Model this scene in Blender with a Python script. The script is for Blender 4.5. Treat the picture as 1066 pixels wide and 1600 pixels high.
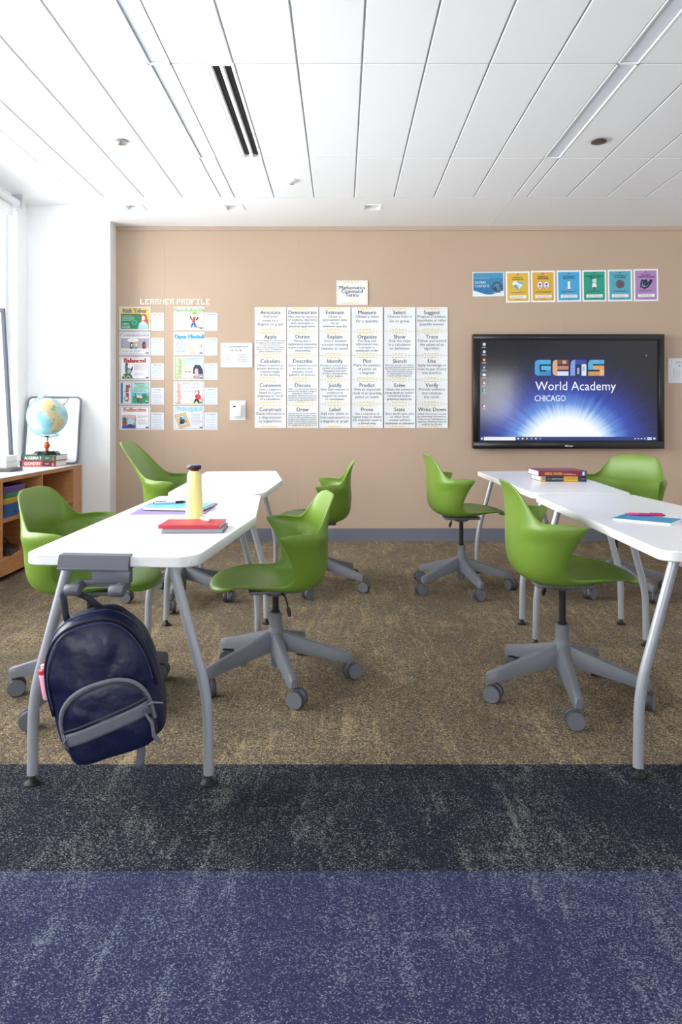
import bpy, bmesh, math, random
from mathutils import Vector, Matrix, noise

for _o in list(bpy.data.objects):
    bpy.data.objects.remove(_o)
scene = bpy.context.scene
COL = scene.collection
random.seed(7)
R = math.radians

# ------------------------------------------------------------------ camera
cd = bpy.data.cameras.new('camera')
cam = bpy.data.objects.new('camera', cd)
COL.objects.link(cam)
cam.location = (0.0, 0.0, 1.10)
cam.rotation_euler = (R(90), 0, 0)
cd.sensor_fit = 'HORIZONTAL'
cd.sensor_width = 36.0
cd.lens = 36.0 * 1100.0 / 1066.0
cd.shift_x = -1.0 / 1066.0
cd.shift_y = -146.0 / 1066.0
cd.clip_start = 0.05
scene.camera = cam

# ------------------------------------------------------------------ world and exposure
EXPOSURE = 0.76
scene.view_settings.view_transform = 'Standard'
scene.view_settings.look = 'None'
scene.view_settings.gamma = 1.0
scene.view_settings.use_curve_mapping = False
scene.view_settings.exposure = EXPOSURE
scene.cycles.max_bounces = 8
scene.cycles.diffuse_bounces = 6
scene.cycles.transparent_max_bounces = 16
world = bpy.data.worlds.new('overcast_sky')
scene.world = world
world.use_nodes = True
_bg = world.node_tree.nodes['Background']
_bg.inputs['Color'].default_value = (0.97, 0.985, 1.0, 1)
_bg.inputs['Strength'].default_value = 8.0

# room dimensions (metres)
XL, XR = -2.754, 4.2          # window wall, right wall
YB, YF = 6.335, -3.0          # tan feature wall, wall behind the viewer
YP = 6.17                     # white wall section beside the feature wall
ZC, ZP = 2.828, 2.973         # tiled ceiling, raised strip beside the windows
XT = -2.05                    # edge of the tiled ceiling

def portal(name, loc, rot, sx, sy):
    l = bpy.data.lights.new(name, 'AREA')
    l.shape = 'RECTANGLE'; l.size = sx; l.size_y = sy
    l.cycles.is_portal = True
    o = bpy.data.objects.new(name, l); COL.objects.link(o)
    o.location = loc; o.rotation_euler = rot
    return o
WIN_Z = (0.73, 2.86)
LEFT_WINDOWS = [(4.40, 5.975), (2.65, 4.25), (0.90, 2.50)]
ADDED_REAR_WINDOWS = [(-1.6, 0.3, 0.8, 2.6), (2.98, 3.85, 1.05, 2.12)]  # added unseen windows: first for frontal fill, second for the screen's pale reflection
for a, b in LEFT_WINDOWS:
    portal('window_daylight', (XL - 0.11, (a + b) / 2, sum(WIN_Z) / 2), (0, R(-90), 0), WIN_Z[1] - WIN_Z[0], b - a)
for a, b, c, d in ADDED_REAR_WINDOWS:
    portal('window_daylight', ((a + b) / 2, YF - 0.22, (c + d) / 2), (R(90), 0, 0), b - a, d - c)  # portals for the added rear windows

# ------------------------------------------------------------------ materials
def srgb(*c):
    if len(c) == 1:
        h = c[0]
        c = (int(h[0:2], 16), int(h[2:4], 16), int(h[4:6], 16))
    def f(v):
        v /= 255.0
        return v / 12.92 if v <= 0.04045 else ((v + 0.055) / 1.055) ** 2.4
    return (f(c[0]), f(c[1]), f(c[2]), 1.0)

def mat(name, color, rough=0.5, metal=0.0, spec=0.5, var=0.0, scale=8.0, bump=0.0, bscale=200.0, bdist=0.002):
    m = bpy.data.materials.new(name); m.use_nodes = True
    nt = m.node_tree; b = nt.nodes['Principled BSDF']
    b.inputs['Base Color'].default_value = color
    b.inputs['Roughness'].default_value = rough
    b.inputs['Metallic'].default_value = metal
    b.inputs['Specular IOR Level'].default_value = spec
    if var or bump:
        tc = nt.nodes.new('ShaderNodeTexCoord')
    if var:
        n = nt.nodes.new('ShaderNodeTexNoise'); n.inputs['Scale'].default_value = scale
        n.inputs['Detail'].default_value = 5
        nt.links.new(tc.outputs['Object'], n.inputs['Vector'])
        mx = nt.nodes.new('ShaderNodeMix'); mx.data_type = 'RGBA'
        mx.inputs['A'].default_value = tuple(c * (1 - var) for c in color[:3]) + (1,)
        mx.inputs['B'].default_value = tuple(min(1, c * (1 + var)) for c in color[:3]) + (1,)
        nt.links.new(n.outputs['Fac'], mx.inputs['Factor'])
        nt.links.new(mx.outputs['Result'], b.inputs['Base Color'])
    if bump:
        n2 = nt.nodes.new('ShaderNodeTexNoise'); n2.inputs['Scale'].default_value = bscale
        n2.inputs['Detail'].default_value = 3
        nt.links.new(tc.outputs['Object'], n2.inputs['Vector'])
        bp = nt.nodes.new('ShaderNodeBump'); bp.inputs['Strength'].default_value = bump
        bp.inputs['Distance'].default_value = bdist
        nt.links.new(n2.outputs['Fac'], bp.inputs['Height'])
        nt.links.new(bp.outputs['Normal'], b.inputs['Normal'])
    return m

_pm = {}
def pm(h, rough=0.55):
    """flat printed or painted colour"""
    k = (h, rough)
    if k not in _pm:
        _pm[k] = mat('print_' + h, srgb(h), rough, spec=0.3)
    return _pm[k]
_em = {}
def em(h, s=1.0):
    """glowing screen colour"""
    k = (h, s)
    if k not in _em:
        m = bpy.data.materials.new('screen_' + h); m.use_nodes = True
        b = m.node_tree.nodes['Principled BSDF']
        b.inputs['Base Color'].default_value = (0, 0, 0, 1)
        b.inputs['Roughness'].default_value = 0.2
        b.inputs['Emission Color'].default_value = srgb(h)
        b.inputs['Emission Strength'].default_value = s * SCREEN
        _em[k] = m
    return _em[k]
SCREEN = 1.0 / 2 ** EXPOSURE

def carpet_mat(name, dark, mid, fleck, amount, few, warm=None, cells=360):
    m = bpy.data.materials.new(name); m.use_nodes = True
    nt = m.node_tree; N = nt.nodes; L = nt.links
    b = N['Principled BSDF']; b.inputs['Roughness'].default_value = 0.95
    b.inputs['Specular IOR Level'].default_value = 0.1
    tc = N.new('ShaderNodeTexCoord')
    def mapping(sx, sy):
        mp = N.new('ShaderNodeMapping'); mp.inputs['Scale'].default_value = (sx, sy, 1)
        L.new(tc.outputs['Object'], mp.inputs['Vector']); return mp.outputs['Vector']
    def noise_(vec, scale, detail, rough=0.5, dist=0.0):
        n = N.new('ShaderNodeTexNoise'); n.inputs['Scale'].default_value = scale
        n.inputs['Detail'].default_value = detail; n.inputs['Roughness'].default_value = rough
        n.inputs['Distortion'].default_value = dist
        L.new(vec, n.inputs['Vector']); return n.outputs['Fac']
    def math_(op, a, b_):
        n = N.new('ShaderNodeMath'); n.operation = op
        for i, x in enumerate((a, b_)):
            if isinstance(x, (int, float)): n.inputs[i].default_value = x
            else: L.new(x, n.inputs[i])
        return n.outputs[0]
    def ramp(f, lo, hi):
        n = N.new('ShaderNodeMapRange'); n.inputs['From Min'].default_value = lo; n.inputs['From Max'].default_value = hi
        L.new(f, n.inputs['Value']); return n.outputs['Result']
    def mix(f, a, c):
        n = N.new('ShaderNodeMix'); n.data_type = 'RGBA'
        L.new(f, n.inputs['Factor'])
        for k, x in (('A', a), ('B', c)):
            if isinstance(x, tuple): n.inputs[k].default_value = x
            else: L.new(x, n.inputs[k])
        return n.outputs['Result']
    vo = N.new('ShaderNodeTexVoronoi'); vo.inputs['Scale'].default_value = cells      # single yarn tufts
    L.new(mapping(1.0, 1.25), vo.inputs['Vector'])
    sp = N.new('ShaderNodeSeparateColor'); L.new(vo.outputs['Color'], sp.inputs[0])
    patch = noise_(mapping(1.0, 0.7), 2.6, 8, 0.72, 0.8)      # worn, brushed patches
    sa = ramp(noise_(mapping(0.8, 8.0), 4, 5, 0.65, 0.6), 0.52, 0.72)   # cross strokes
    sb_ = ramp(noise_(mapping(7.0, 0.9), 3.6, 5, 0.65, 0.8), 0.50, 0.70)  # long strokes
    strokes = math_('MULTIPLY', math_('ADD', math_('MULTIPLY', sa, 0.45), sb_), ramp(patch, 0.38, 0.60))
    cover = math_('ADD', math_('MULTIPLY', ramp(patch, 0.40, 0.74), 0.4), math_('MULTIPLY', strokes, 0.8))
    prob = math_('ADD', few, math_('MULTIPLY', cover, amount))
    fl = ramp(math_('SUBTRACT', prob, sp.outputs[0]), -0.10, 0.10)
    fl = math_('MULTIPLY', fl, ramp(sp.outputs[2], -0.6, 0.8))
    base = mix(sp.outputs[1], dark, mid)
    if warm:
        base = mix(ramp(sp.outputs[2], 0.45, 0.75), base, warm)
    col = mix(fl, base, fleck)
    L.new(col, b.inputs['Base Color'])
    bp = N.new('ShaderNodeBump'); bp.inputs['Strength'].default_value = 0.5; bp.inputs['Distance'].default_value = 0.004
    L.new(noise_(mapping(1, 1.8), 260, 2), bp.inputs['Height'])
    L.new(bp.outputs['Normal'], b.inputs['Normal'])
    return m

def wood_mat(name, c1, c2, axis=(1, 1, 12)):
    m = bpy.data.materials.new(name); m.use_nodes = True
    nt = m.node_tree; b = nt.nodes['Principled BSDF']; b.inputs['Roughness'].default_value = 0.45
    tc = nt.nodes.new('ShaderNodeTexCoord'); mp = nt.nodes.new('ShaderNodeMapping')
    mp.inputs['Scale'].default_value = axis
    n = nt.nodes.new('ShaderNodeTexNoise'); n.inputs['Scale'].default_value = 9; n.inputs['Detail'].default_value = 8
    n.inputs['Roughness'].default_value = 0.7
    r = nt.nodes.new('ShaderNodeValToRGB')
    r.color_ramp.elements[0].position = 0.3; r.color_ramp.elements[0].color = c1
    r.color_ramp.elements[1].position = 0.7; r.color_ramp.elements[1].color = c2
    nt.links.new(tc.outputs['Object'], mp.inputs['Vector']); nt.links.new(mp.outputs['Vector'], n.inputs['Vector'])
    nt.links.new(n.outputs['Fac'], r.inputs['Fac']); nt.links.new(r.outputs['Color'], b.inputs['Base Color'])
    return m

def glass_mat():
    m = bpy.data.materials.new('window_glass'); m.use_nodes = True
    nt = m.node_tree; nt.nodes.clear()
    out = nt.nodes.new('ShaderNodeOutputMaterial'); mx = nt.nodes.new('ShaderNodeMixShader')
    t = nt.nodes.new('ShaderNodeBsdfTransparent'); g = nt.nodes.new('ShaderNodeBsdfGlossy')
    g.inputs['Roughness'].default_value = 0.02
    f = nt.nodes.new('ShaderNodeFresnel'); f.inputs['IOR'].default_value = 1.3
    nt.links.new(f.outputs[0], mx.inputs[0]); nt.links.new(t.outputs[0], mx.inputs[1]); nt.links.new(g.outputs[0], mx.inputs[2])
    nt.links.new(mx.outputs[0], out.inputs['Surface'])
    return m

M = dict(
    tan=mat('tan_fabric_wall', srgb(187, 165, 145), 0.9, spec=0.15, var=0.04, scale=2.5, bump=0.25, bscale=500),
    white=mat('white_paint', srgb(240, 241, 242), 0.7, spec=0.25),
    beige=mat('beige_paint', srgb(205, 190, 168), 0.7, var=0.03),
    tile=mat('ceiling_tile_white', srgb(238, 240, 242), 0.9, spec=0.1, var=0.02, scale=300, bump=0.3, bscale=700),
    grid=mat('ceiling_grid_grey', srgb(172, 177, 183), 0.7),
    soffit=mat('soffit_white', srgb(238, 239, 240), 0.8, spec=0.2),
    diffuser=mat('light_lens', srgb(222, 228, 235), 0.35),
    black=mat('matt_black', srgb(10, 10, 11), 0.6),
    blackgloss=mat('black_plastic', srgb(16, 16, 18), 0.25),
    base=mat('baseboard_grey', srgb(92, 96, 108), 0.5, var=0.03),
    frame=mat('window_frame_white', srgb(232, 234, 236), 0.4),
    top=mat('white_laminate', srgb(236, 238, 241), 0.28, spec=0.5, var=0.012, scale=6),
    edge=mat('white_table_edge', srgb(226, 227, 224), 0.4, var=0.05, scale=9),
    leg=mat('silver_powder_coat', srgb(172, 175, 181), 0.36, metal=0.35, var=0.02, scale=200),
    bracket=mat('grey_bracket_plastic', srgb(90, 93, 101), 0.42),
    green=mat('green_plastic', srgb(104, 134, 46), 0.38, spec=0.45, var=0.02, scale=4, bump=0.08, bscale=900),
    grey=mat('grey_plastic', srgb(103, 106, 113), 0.45, var=0.02, scale=30),
    darkgrey=mat('tread_grey', srgb(60, 62, 67), 0.6),
    chrome=mat('chrome', srgb(215, 218, 222), 0.15, metal=1.0),
    bronze=mat('bronze_plate', srgb(110, 92, 78), 0.35, metal=0.7),
    navy=mat('navy_nylon', srgb(16, 21, 56), 0.45, spec=0.45, var=0.12, scale=14, bump=0.5, bscale=11, bdist=0.02),
    navy2=mat('navy_nylon_dark', srgb(10, 13, 34), 0.55, spec=0.35, bump=0.25, bscale=420),
    strap=mat('grey_webbing', srgb(104, 106, 114), 0.75, bump=0.3, bscale=500),
    strapdark=mat('dark_webbing', srgb(54, 57, 66), 0.75, bump=0.3, bscale=500),
    stitch=mat('pale_stitching', srgb(60, 68, 108), 0.8),
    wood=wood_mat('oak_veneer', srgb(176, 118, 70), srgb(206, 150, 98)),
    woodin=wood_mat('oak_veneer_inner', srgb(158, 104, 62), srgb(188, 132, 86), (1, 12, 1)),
    pages=mat('book_pages', srgb(238, 236, 230), 0.85, var=0.05, scale=40),
    glass=glass_mat(),
)
M['brown_carpet'] = carpet_mat('brown_carpet', srgb(52, 50, 47), srgb(102, 97, 90), srgb(180, 158, 124), 0.80, 0.08, srgb(122, 106, 84), 225)
M['navy_carpet'] = carpet_mat('navy_carpet', srgb(22, 23, 33), srgb(39, 41, 54), srgb(136, 137, 134), 0.52, 0.05)
M['indigo_carpet'] = carpet_mat('indigo_carpet', srgb(38, 40, 68), srgb(57, 60, 92), srgb(126, 134, 145), 0.55, 0.08)

# ------------------------------------------------------------------ mesh tools
class MB:
    def __init__(s):
        s.v = []; s.f = []; s.m = []
    def add(s, vs, fs, mi=0, X=None):
        o = len(s.v)
        s.v += [tuple((X @ Vector(p)) if X else p) for p in vs]
        for f in fs:
            s.f.append(tuple(i + o for i in f)); s.m.append(mi)
        return s
    def box(s, x0, x1, y0, y1, z0, z1, mi=0, X=None):
        vs = [(x, y, z) for z in (z0, z1) for y in (y0, y1) for x in (x0, x1)]
        fs = [(0, 2, 3, 1), (4, 5, 7, 6), (0, 1, 5, 4), (2, 6, 7, 3), (0, 4, 6, 2), (1, 3, 7, 5)]
        return s.add(vs, fs, mi, X)
    def _bm(s, bm, mi, X):
        bm.verts.index_update()
        vs = [v.co.copy() for v in bm.verts]
        fs = [[v.index for v in f.verts] for f in bm.faces]
        bm.free()
        return s.add(vs, fs, mi, X)
    def rbox(s, x0, x1, y0, y1, z0, z1, r=0.005, mi=0, X=None, seg=2):
        bm = bmesh.new(); bmesh.ops.create_cube(bm, size=1.0)
        for v in bm.verts:
            v.co = Vector(((x0 + x1) / 2 + v.co.x * (x1 - x0), (y0 + y1) / 2 + v.co.y * (y1 - y0), (z0 + z1) / 2 + v.co.z * (z1 - z0)))
        bmesh.ops.bevel(bm, geom=list(bm.edges), offset=r, segments=seg, profile=0.5, affect='EDGES')
        return s._bm(bm, mi, X)
    def prism(s, poly, z0, z1, mi=0, X=None, bev=0.0, side=None):
        n = len(poly)
        if bev:
            c = (sum(p[0] for p in poly) / n, sum(p[1] for p in poly) / n)
            def ins(p):
                d = math.hypot(p[0] - c[0], p[1] - c[1]) or 1
                k = (d - bev) / d
                return (c[0] + (p[0] - c[0]) * k, c[1] + (p[1] - c[1]) * k)
            lev = [([ins(p) for p in poly], z0), (poly, z0 + bev), (poly, z1 - bev), ([ins(p) for p in poly], z1)]
        else:
            lev = [(poly, z0), (poly, z1)]
        vs = [(p[0], p[1], z) for pl, z in lev for p in pl]
        sm = mi if side is None else side
        fs = [(i + k * n, (i + 1) % n + k * n, (i + 1) % n + (k + 1) * n, i + (k + 1) * n) for k in range(len(lev) - 1) for i in range(n)]
        s.add(vs, fs, sm, X)
        o = len(s.v) - len(vs)
        s.f.append(tuple(o + i for i in reversed(range(n)))); s.m.append(sm)
        s.f.append(tuple(o + (len(lev) - 1) * n + i for i in range(n))); s.m.append(mi)
        return s
    def tube(s, pts, r, n=12, mi=0, X=None, closed=False, caps=True, flat=1.0):
        pts = [Vector(p) for p in pts]; m = len(pts)
        rs = r if isinstance(r, (list, tuple)) else [r] * m
        vs = []; fs = []; up = None
        for i, p in enumerate(pts):
            if closed: t = pts[(i + 1) % m] - pts[i - 1]
            else: t = pts[min(i + 1, m - 1)] - pts[max(i - 1, 0)]
            t.normalize()
            if up is None:
                up = Vector((0, 0, 1)) if abs(t.z) < 0.9 else Vector((1, 0, 0))
            a = up - t * up.dot(t); a.normalize(); up = a
            b = t.cross(a)
            for k in range(n):
                q = 2 * math.pi * k / n
                vs.append(p + (a * math.cos(q) * flat + b * math.sin(q)) * rs[i])
        for i in range(m if closed else m - 1):
            j = (i + 1) % m
            for k in range(n):
                l = (k + 1) % n
                fs.append((i * n + k, i * n + l, j * n + l, j * n + k))
        if caps and not closed:
            fs.append(tuple(reversed(range(n)))); fs.append(tuple((m - 1) * n + k for k in range(n)))
        return s.add(vs, fs, mi, X)
    def lathe(s, prof, n=24, mi=0, X=None, mis=None):
        vs = []; m = len(prof)
        for r, z in prof:
            for k in range(n):
                q = 2 * math.pi * k / n
                vs.append((r * math.cos(q), r * math.sin(q), z))
        o = len(s.v); s.add(vs, [], mi, X)
        for i in range(m - 1):
            for k in range(n):
                l = (k + 1) % n
                s.f.append((o + i * n + k, o + i * n + l, o + (i + 1) * n + l, o + (i + 1) * n + k))
                s.m.append(mis[i] if mis else mi)
        if prof[0][0] > 1e-6:
            s.f.append(tuple(o + k for k in reversed(range(n)))); s.m.append(mis[0] if mis else mi)
        if prof[-1][0] > 1e-6:
            s.f.append(tuple(o + (m - 1) * n + k for k in range(n))); s.m.append(mis[-1] if mis else mi)
        return s
    def grid(s, rows, mi=0, X=None, closed=False):
        n = len(rows[0]); vs = [p for r in rows for p in r]
        fs = []
        for i in range(len(rows) - 1):
            for k in range(n if closed else n - 1):
                l = (k + 1) % n
                fs.append((i * n + k, i * n + l, (i + 1) * n + l, (i + 1) * n + k))
        return s.add(vs, fs, mi, X)
    def mesh(s, name, mats, smooth=35):
        me = bpy.data.meshes.new(name)
        me.from_pydata(s.v, [], s.f)
        mats = mats if isinstance(mats, (list, tuple)) else [mats]
        for x in mats: me.materials.append(M[x] if isinstance(x, str) else x)
        me.polygons.foreach_set('material_index', s.m)
        if smooth:
            me.polygons.foreach_set('use_smooth', [True] * len(me.polygons))
            me.set_sharp_from_angle(angle=R(smooth))
        me.update()
        return me
    def build(s, name, mats, parent=None, loc=None, rot=None, smooth=35):
        return link(name, s.mesh(name, mats, smooth), parent, loc, rot)

def link(name, me, parent=None, loc=None, rot=None):
    o = bpy.data.objects.new(name, me); COL.objects.link(o)
    if parent: o.parent = parent
    if loc: o.location = loc
    if rot: o.rotation_euler = rot
    return o
def tag(o, label, cat, group=None):
    o['label'] = label; o['category'] = cat
    if group: o['group'] = group
    return o
def thing(name, label, cat, loc=(0, 0, 0), rotz=0.0, group=None):
    o = bpy.data.objects.new(name, None); COL.objects.link(o)
    o.empty_display_size = 0.1
    o.location = loc; o.rotation_euler = (0, 0, rotz)
    return tag(o, label, cat, group)
def struct(o):
    o['kind'] = 'structure'; return o
def T(x=0, y=0, z=0): return Matrix.Translation((x, y, z))
def RX(a): return Matrix.Rotation(R(a), 4, 'X')
def RY(a): return Matrix.Rotation(R(a), 4, 'Y')
def RZ(a): return Matrix.Rotation(R(a), 4, 'Z')
def subsurf(o, lv=1):
    m = o.modifiers.new('subdivision', 'SUBSURF'); m.levels = lv; m.render_levels = lv; return o
def round_poly(pts, rads, seg=5):
    out = []; n = len(pts)
    for i in range(n):
        p = Vector(pts[i]); a = Vector(pts[i - 1]); b = Vector(pts[(i + 1) % n]); r = rads[i]
        da = (a - p).normalized(); db = (b - p).normalized()
        if r <= 0: out.append(tuple(p)); continue
        ang = da.angle(db); k = r / math.tan(ang / 2)
        s0 = p + da * k; s1 = p + db * k
        c = p + (da + db).normalized() * (r / math.sin(ang / 2))
        a0 = math.atan2(s0.y - c.y, s0.x - c.x); a1 = math.atan2(s1.y - c.y, s1.x - c.x)
        d = (a1 - a0 + math.pi) % (2 * math.pi) - math.pi
        for q in range(seg + 1):
            t = a0 + d * q / seg
            out.append((c.x + r * math.cos(t), c.y + r * math.sin(t)))
    return out

_tc = {}
def glyphs(body, res=2):
    """flat triangles of a line of lettering, height of capitals about 0.7"""
    if body in _tc: return _tc[body]
    cu = bpy.data.curves.new('lettering', 'FONT'); cu.body = body; cu.resolution_u = res
    ob = bpy.data.objects.new('lettering', cu)
    me = bpy.data.meshes.new_from_object(ob)
    vs = [(v.co.x, v.co.y) for v in me.vertices]; fs = [tuple(p.vertices) for p in me.polygons]
    bpy.data.objects.remove(ob); bpy.data.curves.remove(cu); bpy.data.meshes.remove(me)
    _tc[body] = (vs, fs); return _tc[body]

class Print:
    """flat print on a sheet: shapes in sheet coordinates (x right, z up, metres), one mesh with several inks"""
    def __init__(s, bend=None):
        s.mb = MB(); s.inks = []; s.layer = 0; s.bend = bend; s.off = 0.0
    def ink(s, h):
        if h not in s.inks: s.inks.append(h)
        return s.inks.index(h)
    def poly(s, pts, h, up=True):
        if up: s.layer += 1
        y = -0.00025 * s.layer - 0.0006
        s.mb.add([(p[0], y, p[1]) for p in pts], [tuple(range(len(pts)))], s.ink(h))
    def rect(s, x0, x1, z0, z1, h, up=True): s.poly([(x0, z0), (x1, z0), (x1, z1), (x0, z1)], h, up)
    def ell(s, x, z, rx, rz, h, n=18, a=0.0):
        ca, sa = math.cos(a), math.sin(a)
        s.poly([(x + rx * math.cos(q) * ca - rz * math.sin(q) * sa, z + rx * math.cos(q) * sa + rz * math.sin(q) * ca) for q in [2 * math.pi * k / n for k in range(n)]], h)
    def frame(s, x0, x1, z0, z1, t, h):
        s.layer += 1
        for a in ((x0, x1, z0, z0 + t), (x0, x1, z1 - t, z1), (x0, x0 + t, z0, z1), (x1 - t, x1, z0, z1)): s.rect(*a, h, up=False)
    def line(s, x0, z0, x1, z1, t, h, up=True):
        d = Vector((x1 - x0, z1 - z0)); n = Vector((-d.y, d.x)).normalized() * t / 2
        s.poly([(x0 - n.x, z0 - n.y), (x1 - n.x, z1 - n.y), (x1 + n.x, z1 + n.y), (x0 + n.x, z0 + n.y)], h, up)
    def text(s, body, x, z, size, h, maxw=None, align='c', rot=0, bold=0.0):
        """x, z: baseline anchor"""
        vs, fs = glyphs(body)
        if not vs: return
        x0 = min(v[0] for v in vs); x1 = max(v[0] for v in vs); w = (x1 - x0) * size
        sx = size
        if maxw and w > maxw: sx = size * maxw / w; w = maxw
        ox = {'c': -w / 2, 'l': 0, 'r': -w}[align]
        ca, sa = math.cos(R(rot)), math.sin(R(rot))
        s.layer += 1
        y = -0.00025 * s.layer - 0.0006
        for b in ((0,) if not bold else (-bold, bold)):
            pts = []
            for v in vs:
                px = ox + (v[0] - x0) * sx + b; pz = v[1] * size
                pts.append((x + px * ca - pz * sa, y - abs(b) * 0.05 * (b > 0), z + px * sa + pz * ca))
            s.mb.add(pts, fs, s.ink(h))
    def words(s, x0, x1, z1, z0, rows, h, hi=None, seed=0):
        """rows of small illegible words"""
        rnd = random.Random(seed); s.layer += 1
        p = (z1 - z0) / rows
        for r in range(rows):
            x = x0 + rnd.random() * 0.06 * (x1 - x0); end = x1 - rnd.random() * 0.25 * (x1 - x0)
            zc = z1 - (r + 0.5) * p
            while x < end:
                w = (0.05 + 0.10 * rnd.random()) * (x1 - x0)
                s.rect(x, min(x + w, end), zc - p * 0.2, zc + p * 0.2, hi if hi and rnd.random() < 0.22 else h, up=False)
                x += w + 0.03 * (x1 - x0)
    def build(s, parent, name='printed_design'):
        if s.off: s.mb.v = [(v[0], v[1] - s.off, v[2]) for v in s.mb.v]
        if s.bend: s.mb.v = [(v[0], v[1] + s.bend(v[0], v[2]), v[2]) for v in s.mb.v]
        return s.mb.build(name, [pm(h) for h in s.inks], parent, smooth=0)

# ================================================================== THE SETTING
floor = struct(MB().box(XL - 0.3, XR + 0.2, YF - 0.3, YB + 0.2, -0.12, -0.008).build('floor', 'grid', smooth=0))
MB().box(XL, XR, 2.24, YB, -0.008, 0.0).build('brown_carpet', 'brown_carpet', floor, smooth=0)
MB().box(XL, XR, 1.711, 2.24, -0.008, 0.0).build('navy_carpet', 'navy_carpet', floor, smooth=0)
MB().box(XL, XR, YF, 1.711, -0.008, 0.0).build('indigo_carpet', 'indigo_carpet', floor, smooth=0)

# tan feature wall: fabric panels with fine joints and a top rail
wb = struct(MB().box(-2.03, XR + 0.2, YB + 0.012, YB + 0.2, -0.12, ZC + 0.12).build('wall_back', 'tan', smooth=0))
seams = [-2.03, -1.594, -0.394, 0.806, 2.006, 3.206, XR]
for a, b in zip(seams, seams[1:]):
    MB().box(a + 0.0003, b - 0.0003, YB, YB + 0.02, 0.112, 2.788).build('wall_panel', 'tan', wb)
    MB().rbox(a, b, YB - 0.006, YB + 0.02, 2.79, ZC, 0.002, seg=1).build('top_rail', 'tan', wb)
bb = MB()
bb.prism([(0, 0), (-0.016, 0), (-0.013, 0.012), (-0.009, 0.02), (-0.008, 0.106), (-0.004, 0.112), (0, 0.112)], -2.03, XR, X=Matrix(((0, 0, 1, 0), (1, 0, 0, YB), (0, 1, 0, 0), (0, 0, 0, 1))))
struct(bb.build('baseboard_back', 'base'))
# white wall section that stands forward beside the windows
struct(MB().box(XL - 0.3, -2.03, YP, YB + 0.2, -0.12, ZP + 0.12).build('wall_back_left', 'white', smooth=0))
struct(MB().box(XR, XR + 0.2, YF - 0.2, YB + 0.2, -0.12, ZC + 0.12).build('wall_right', 'white', smooth=0))

# window wall on the left
wl = MB()
zb, zt = WIN_Z
ys = [YF - 0.2] + [y for w in reversed(LEFT_WINDOWS) for y in w] + [YP]
for a, b in zip(ys[0::2], ys[1::2]):
    wl.box(XL - 0.16, XL, a, b, -0.12, ZP + 0.12)
for a, b in LEFT_WINDOWS:
    wl.box(XL - 0.16, XL, a, b, -0.12, zb); wl.box(XL - 0.16, XL, a, b, zt, ZP + 0.12)
struct(wl.build('wall_left', 'white', smooth=0))
def window(name, w, h, X):
    f = MB(); t = 0.045
    for a in ((0, w, 0, t), (0, w, h - t, h), (0, t, t, h - t), (w - t, w, t, h - t), (w / 2 - 0.02, w / 2 + 0.02, t, h - t)):
        f.rbox(a[0], a[1], -0.03, 0.03, a[2], a[3], 0.004, seg=1, X=X)
    o = struct(f.build(name, 'frame'))
    for a, b in ((t, w / 2 - 0.02), (w / 2 + 0.02, w - t)):
        MB().box(a, b, -0.004, 0.004, t, h - t, X=X).build('pane', 'glass', o, smooth=0)
    return o
for i, (a, b) in enumerate(LEFT_WINDOWS):
    window('window_%d' % (i + 1), b - a, zt - zb, T(XL - 0.11, a, zb) @ RZ(90))
# wall behind the viewer, with made-up windows added for fill and a screen reflection
rw = MB()
xs = [XL - 0.3] + [v for w in ADDED_REAR_WINDOWS for v in w[:2]] + [XR + 0.2]
for a, b in zip(xs[0::2], xs[1::2]):
    rw.box(a, b, YF - 0.28, YF, -0.12, ZP + 0.12)
for a, b, c, d in ADDED_REAR_WINDOWS:
    rw.box(a, b, YF - 0.28, YF, -0.12, c); rw.box(a, b, YF - 0.28, YF, d, ZP + 0.12)
struct(rw.build('wall_front', 'white', smooth=0))
for i, (a, b, c, d) in enumerate(ADDED_REAR_WINDOWS):
    window('window_%d' % (i + 4), b - a, d - c, T(a, YF - 0.22, c))  # made-up window units, put in only for their light

# ceiling: slab, raised strip by the windows, tiles, plain soffit along the feature wall
cm = MB()
cm.box(XT, XR + 0.2, YF - 0.2, 5.51, ZC + 0.03, ZC + 0.15)
cm.box(XT, XR + 0.2, 5.51, YB + 0.2, ZC + 0.10, ZC + 0.15)
cm.box(XL - 0.3, XT, YF - 0.2, YB + 0.2, ZP, ZP + 0.15)
ceil = struct(cm.build('ceiling', 'grid', smooth=0))
ceil.data.materials.clear(); ceil.data.materials.append(M['soffit'])
MB().box(XT - 0.012, XT, YF, YB, ZC, ZP).build('ceiling_edge', 'soffit', ceil, smooth=0)
DOWN = [-1.697, -0.88, 0.251]
sf = MB(); dy0, dy1 = 5.69, 5.83; hw = 0.073
edges = [XT] + [v for c in DOWN for v in (c - hw, c + hw)] + [1.34, 1.343, XR]
for i in range(len(edges) - 1):
    a, b = edges[i], edges[i + 1]
    if i % 2 == 0 and i < 7 or i >= 8:
        sf.box(a, b, 5.512, YB, ZC, ZC + 0.1)
    elif i < 6:
        sf.box(a, b, 5.512, dy0, ZC, ZC + 0.1); sf.box(a, b, dy1, YB, ZC, ZC + 0.1)
sf.build('soffit', 'soffit', ceil, smooth=0)
XE = [XT, -1.856, -1.545, -1.243, -0.942, -0.834, -0.526, -0.215, 0.100, 0.411, 0.722, 1.033, 1.345, 1.448, 1.757, 2.066, 2.375, 2.684, 2.993, 3.302, 3.611, 3.92, XR]
YE = [-0.286, 0.953, 2.192, 3.431, 4.670, 5.510]
STRIPS = (4, 12)
tile_cache = {}
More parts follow.
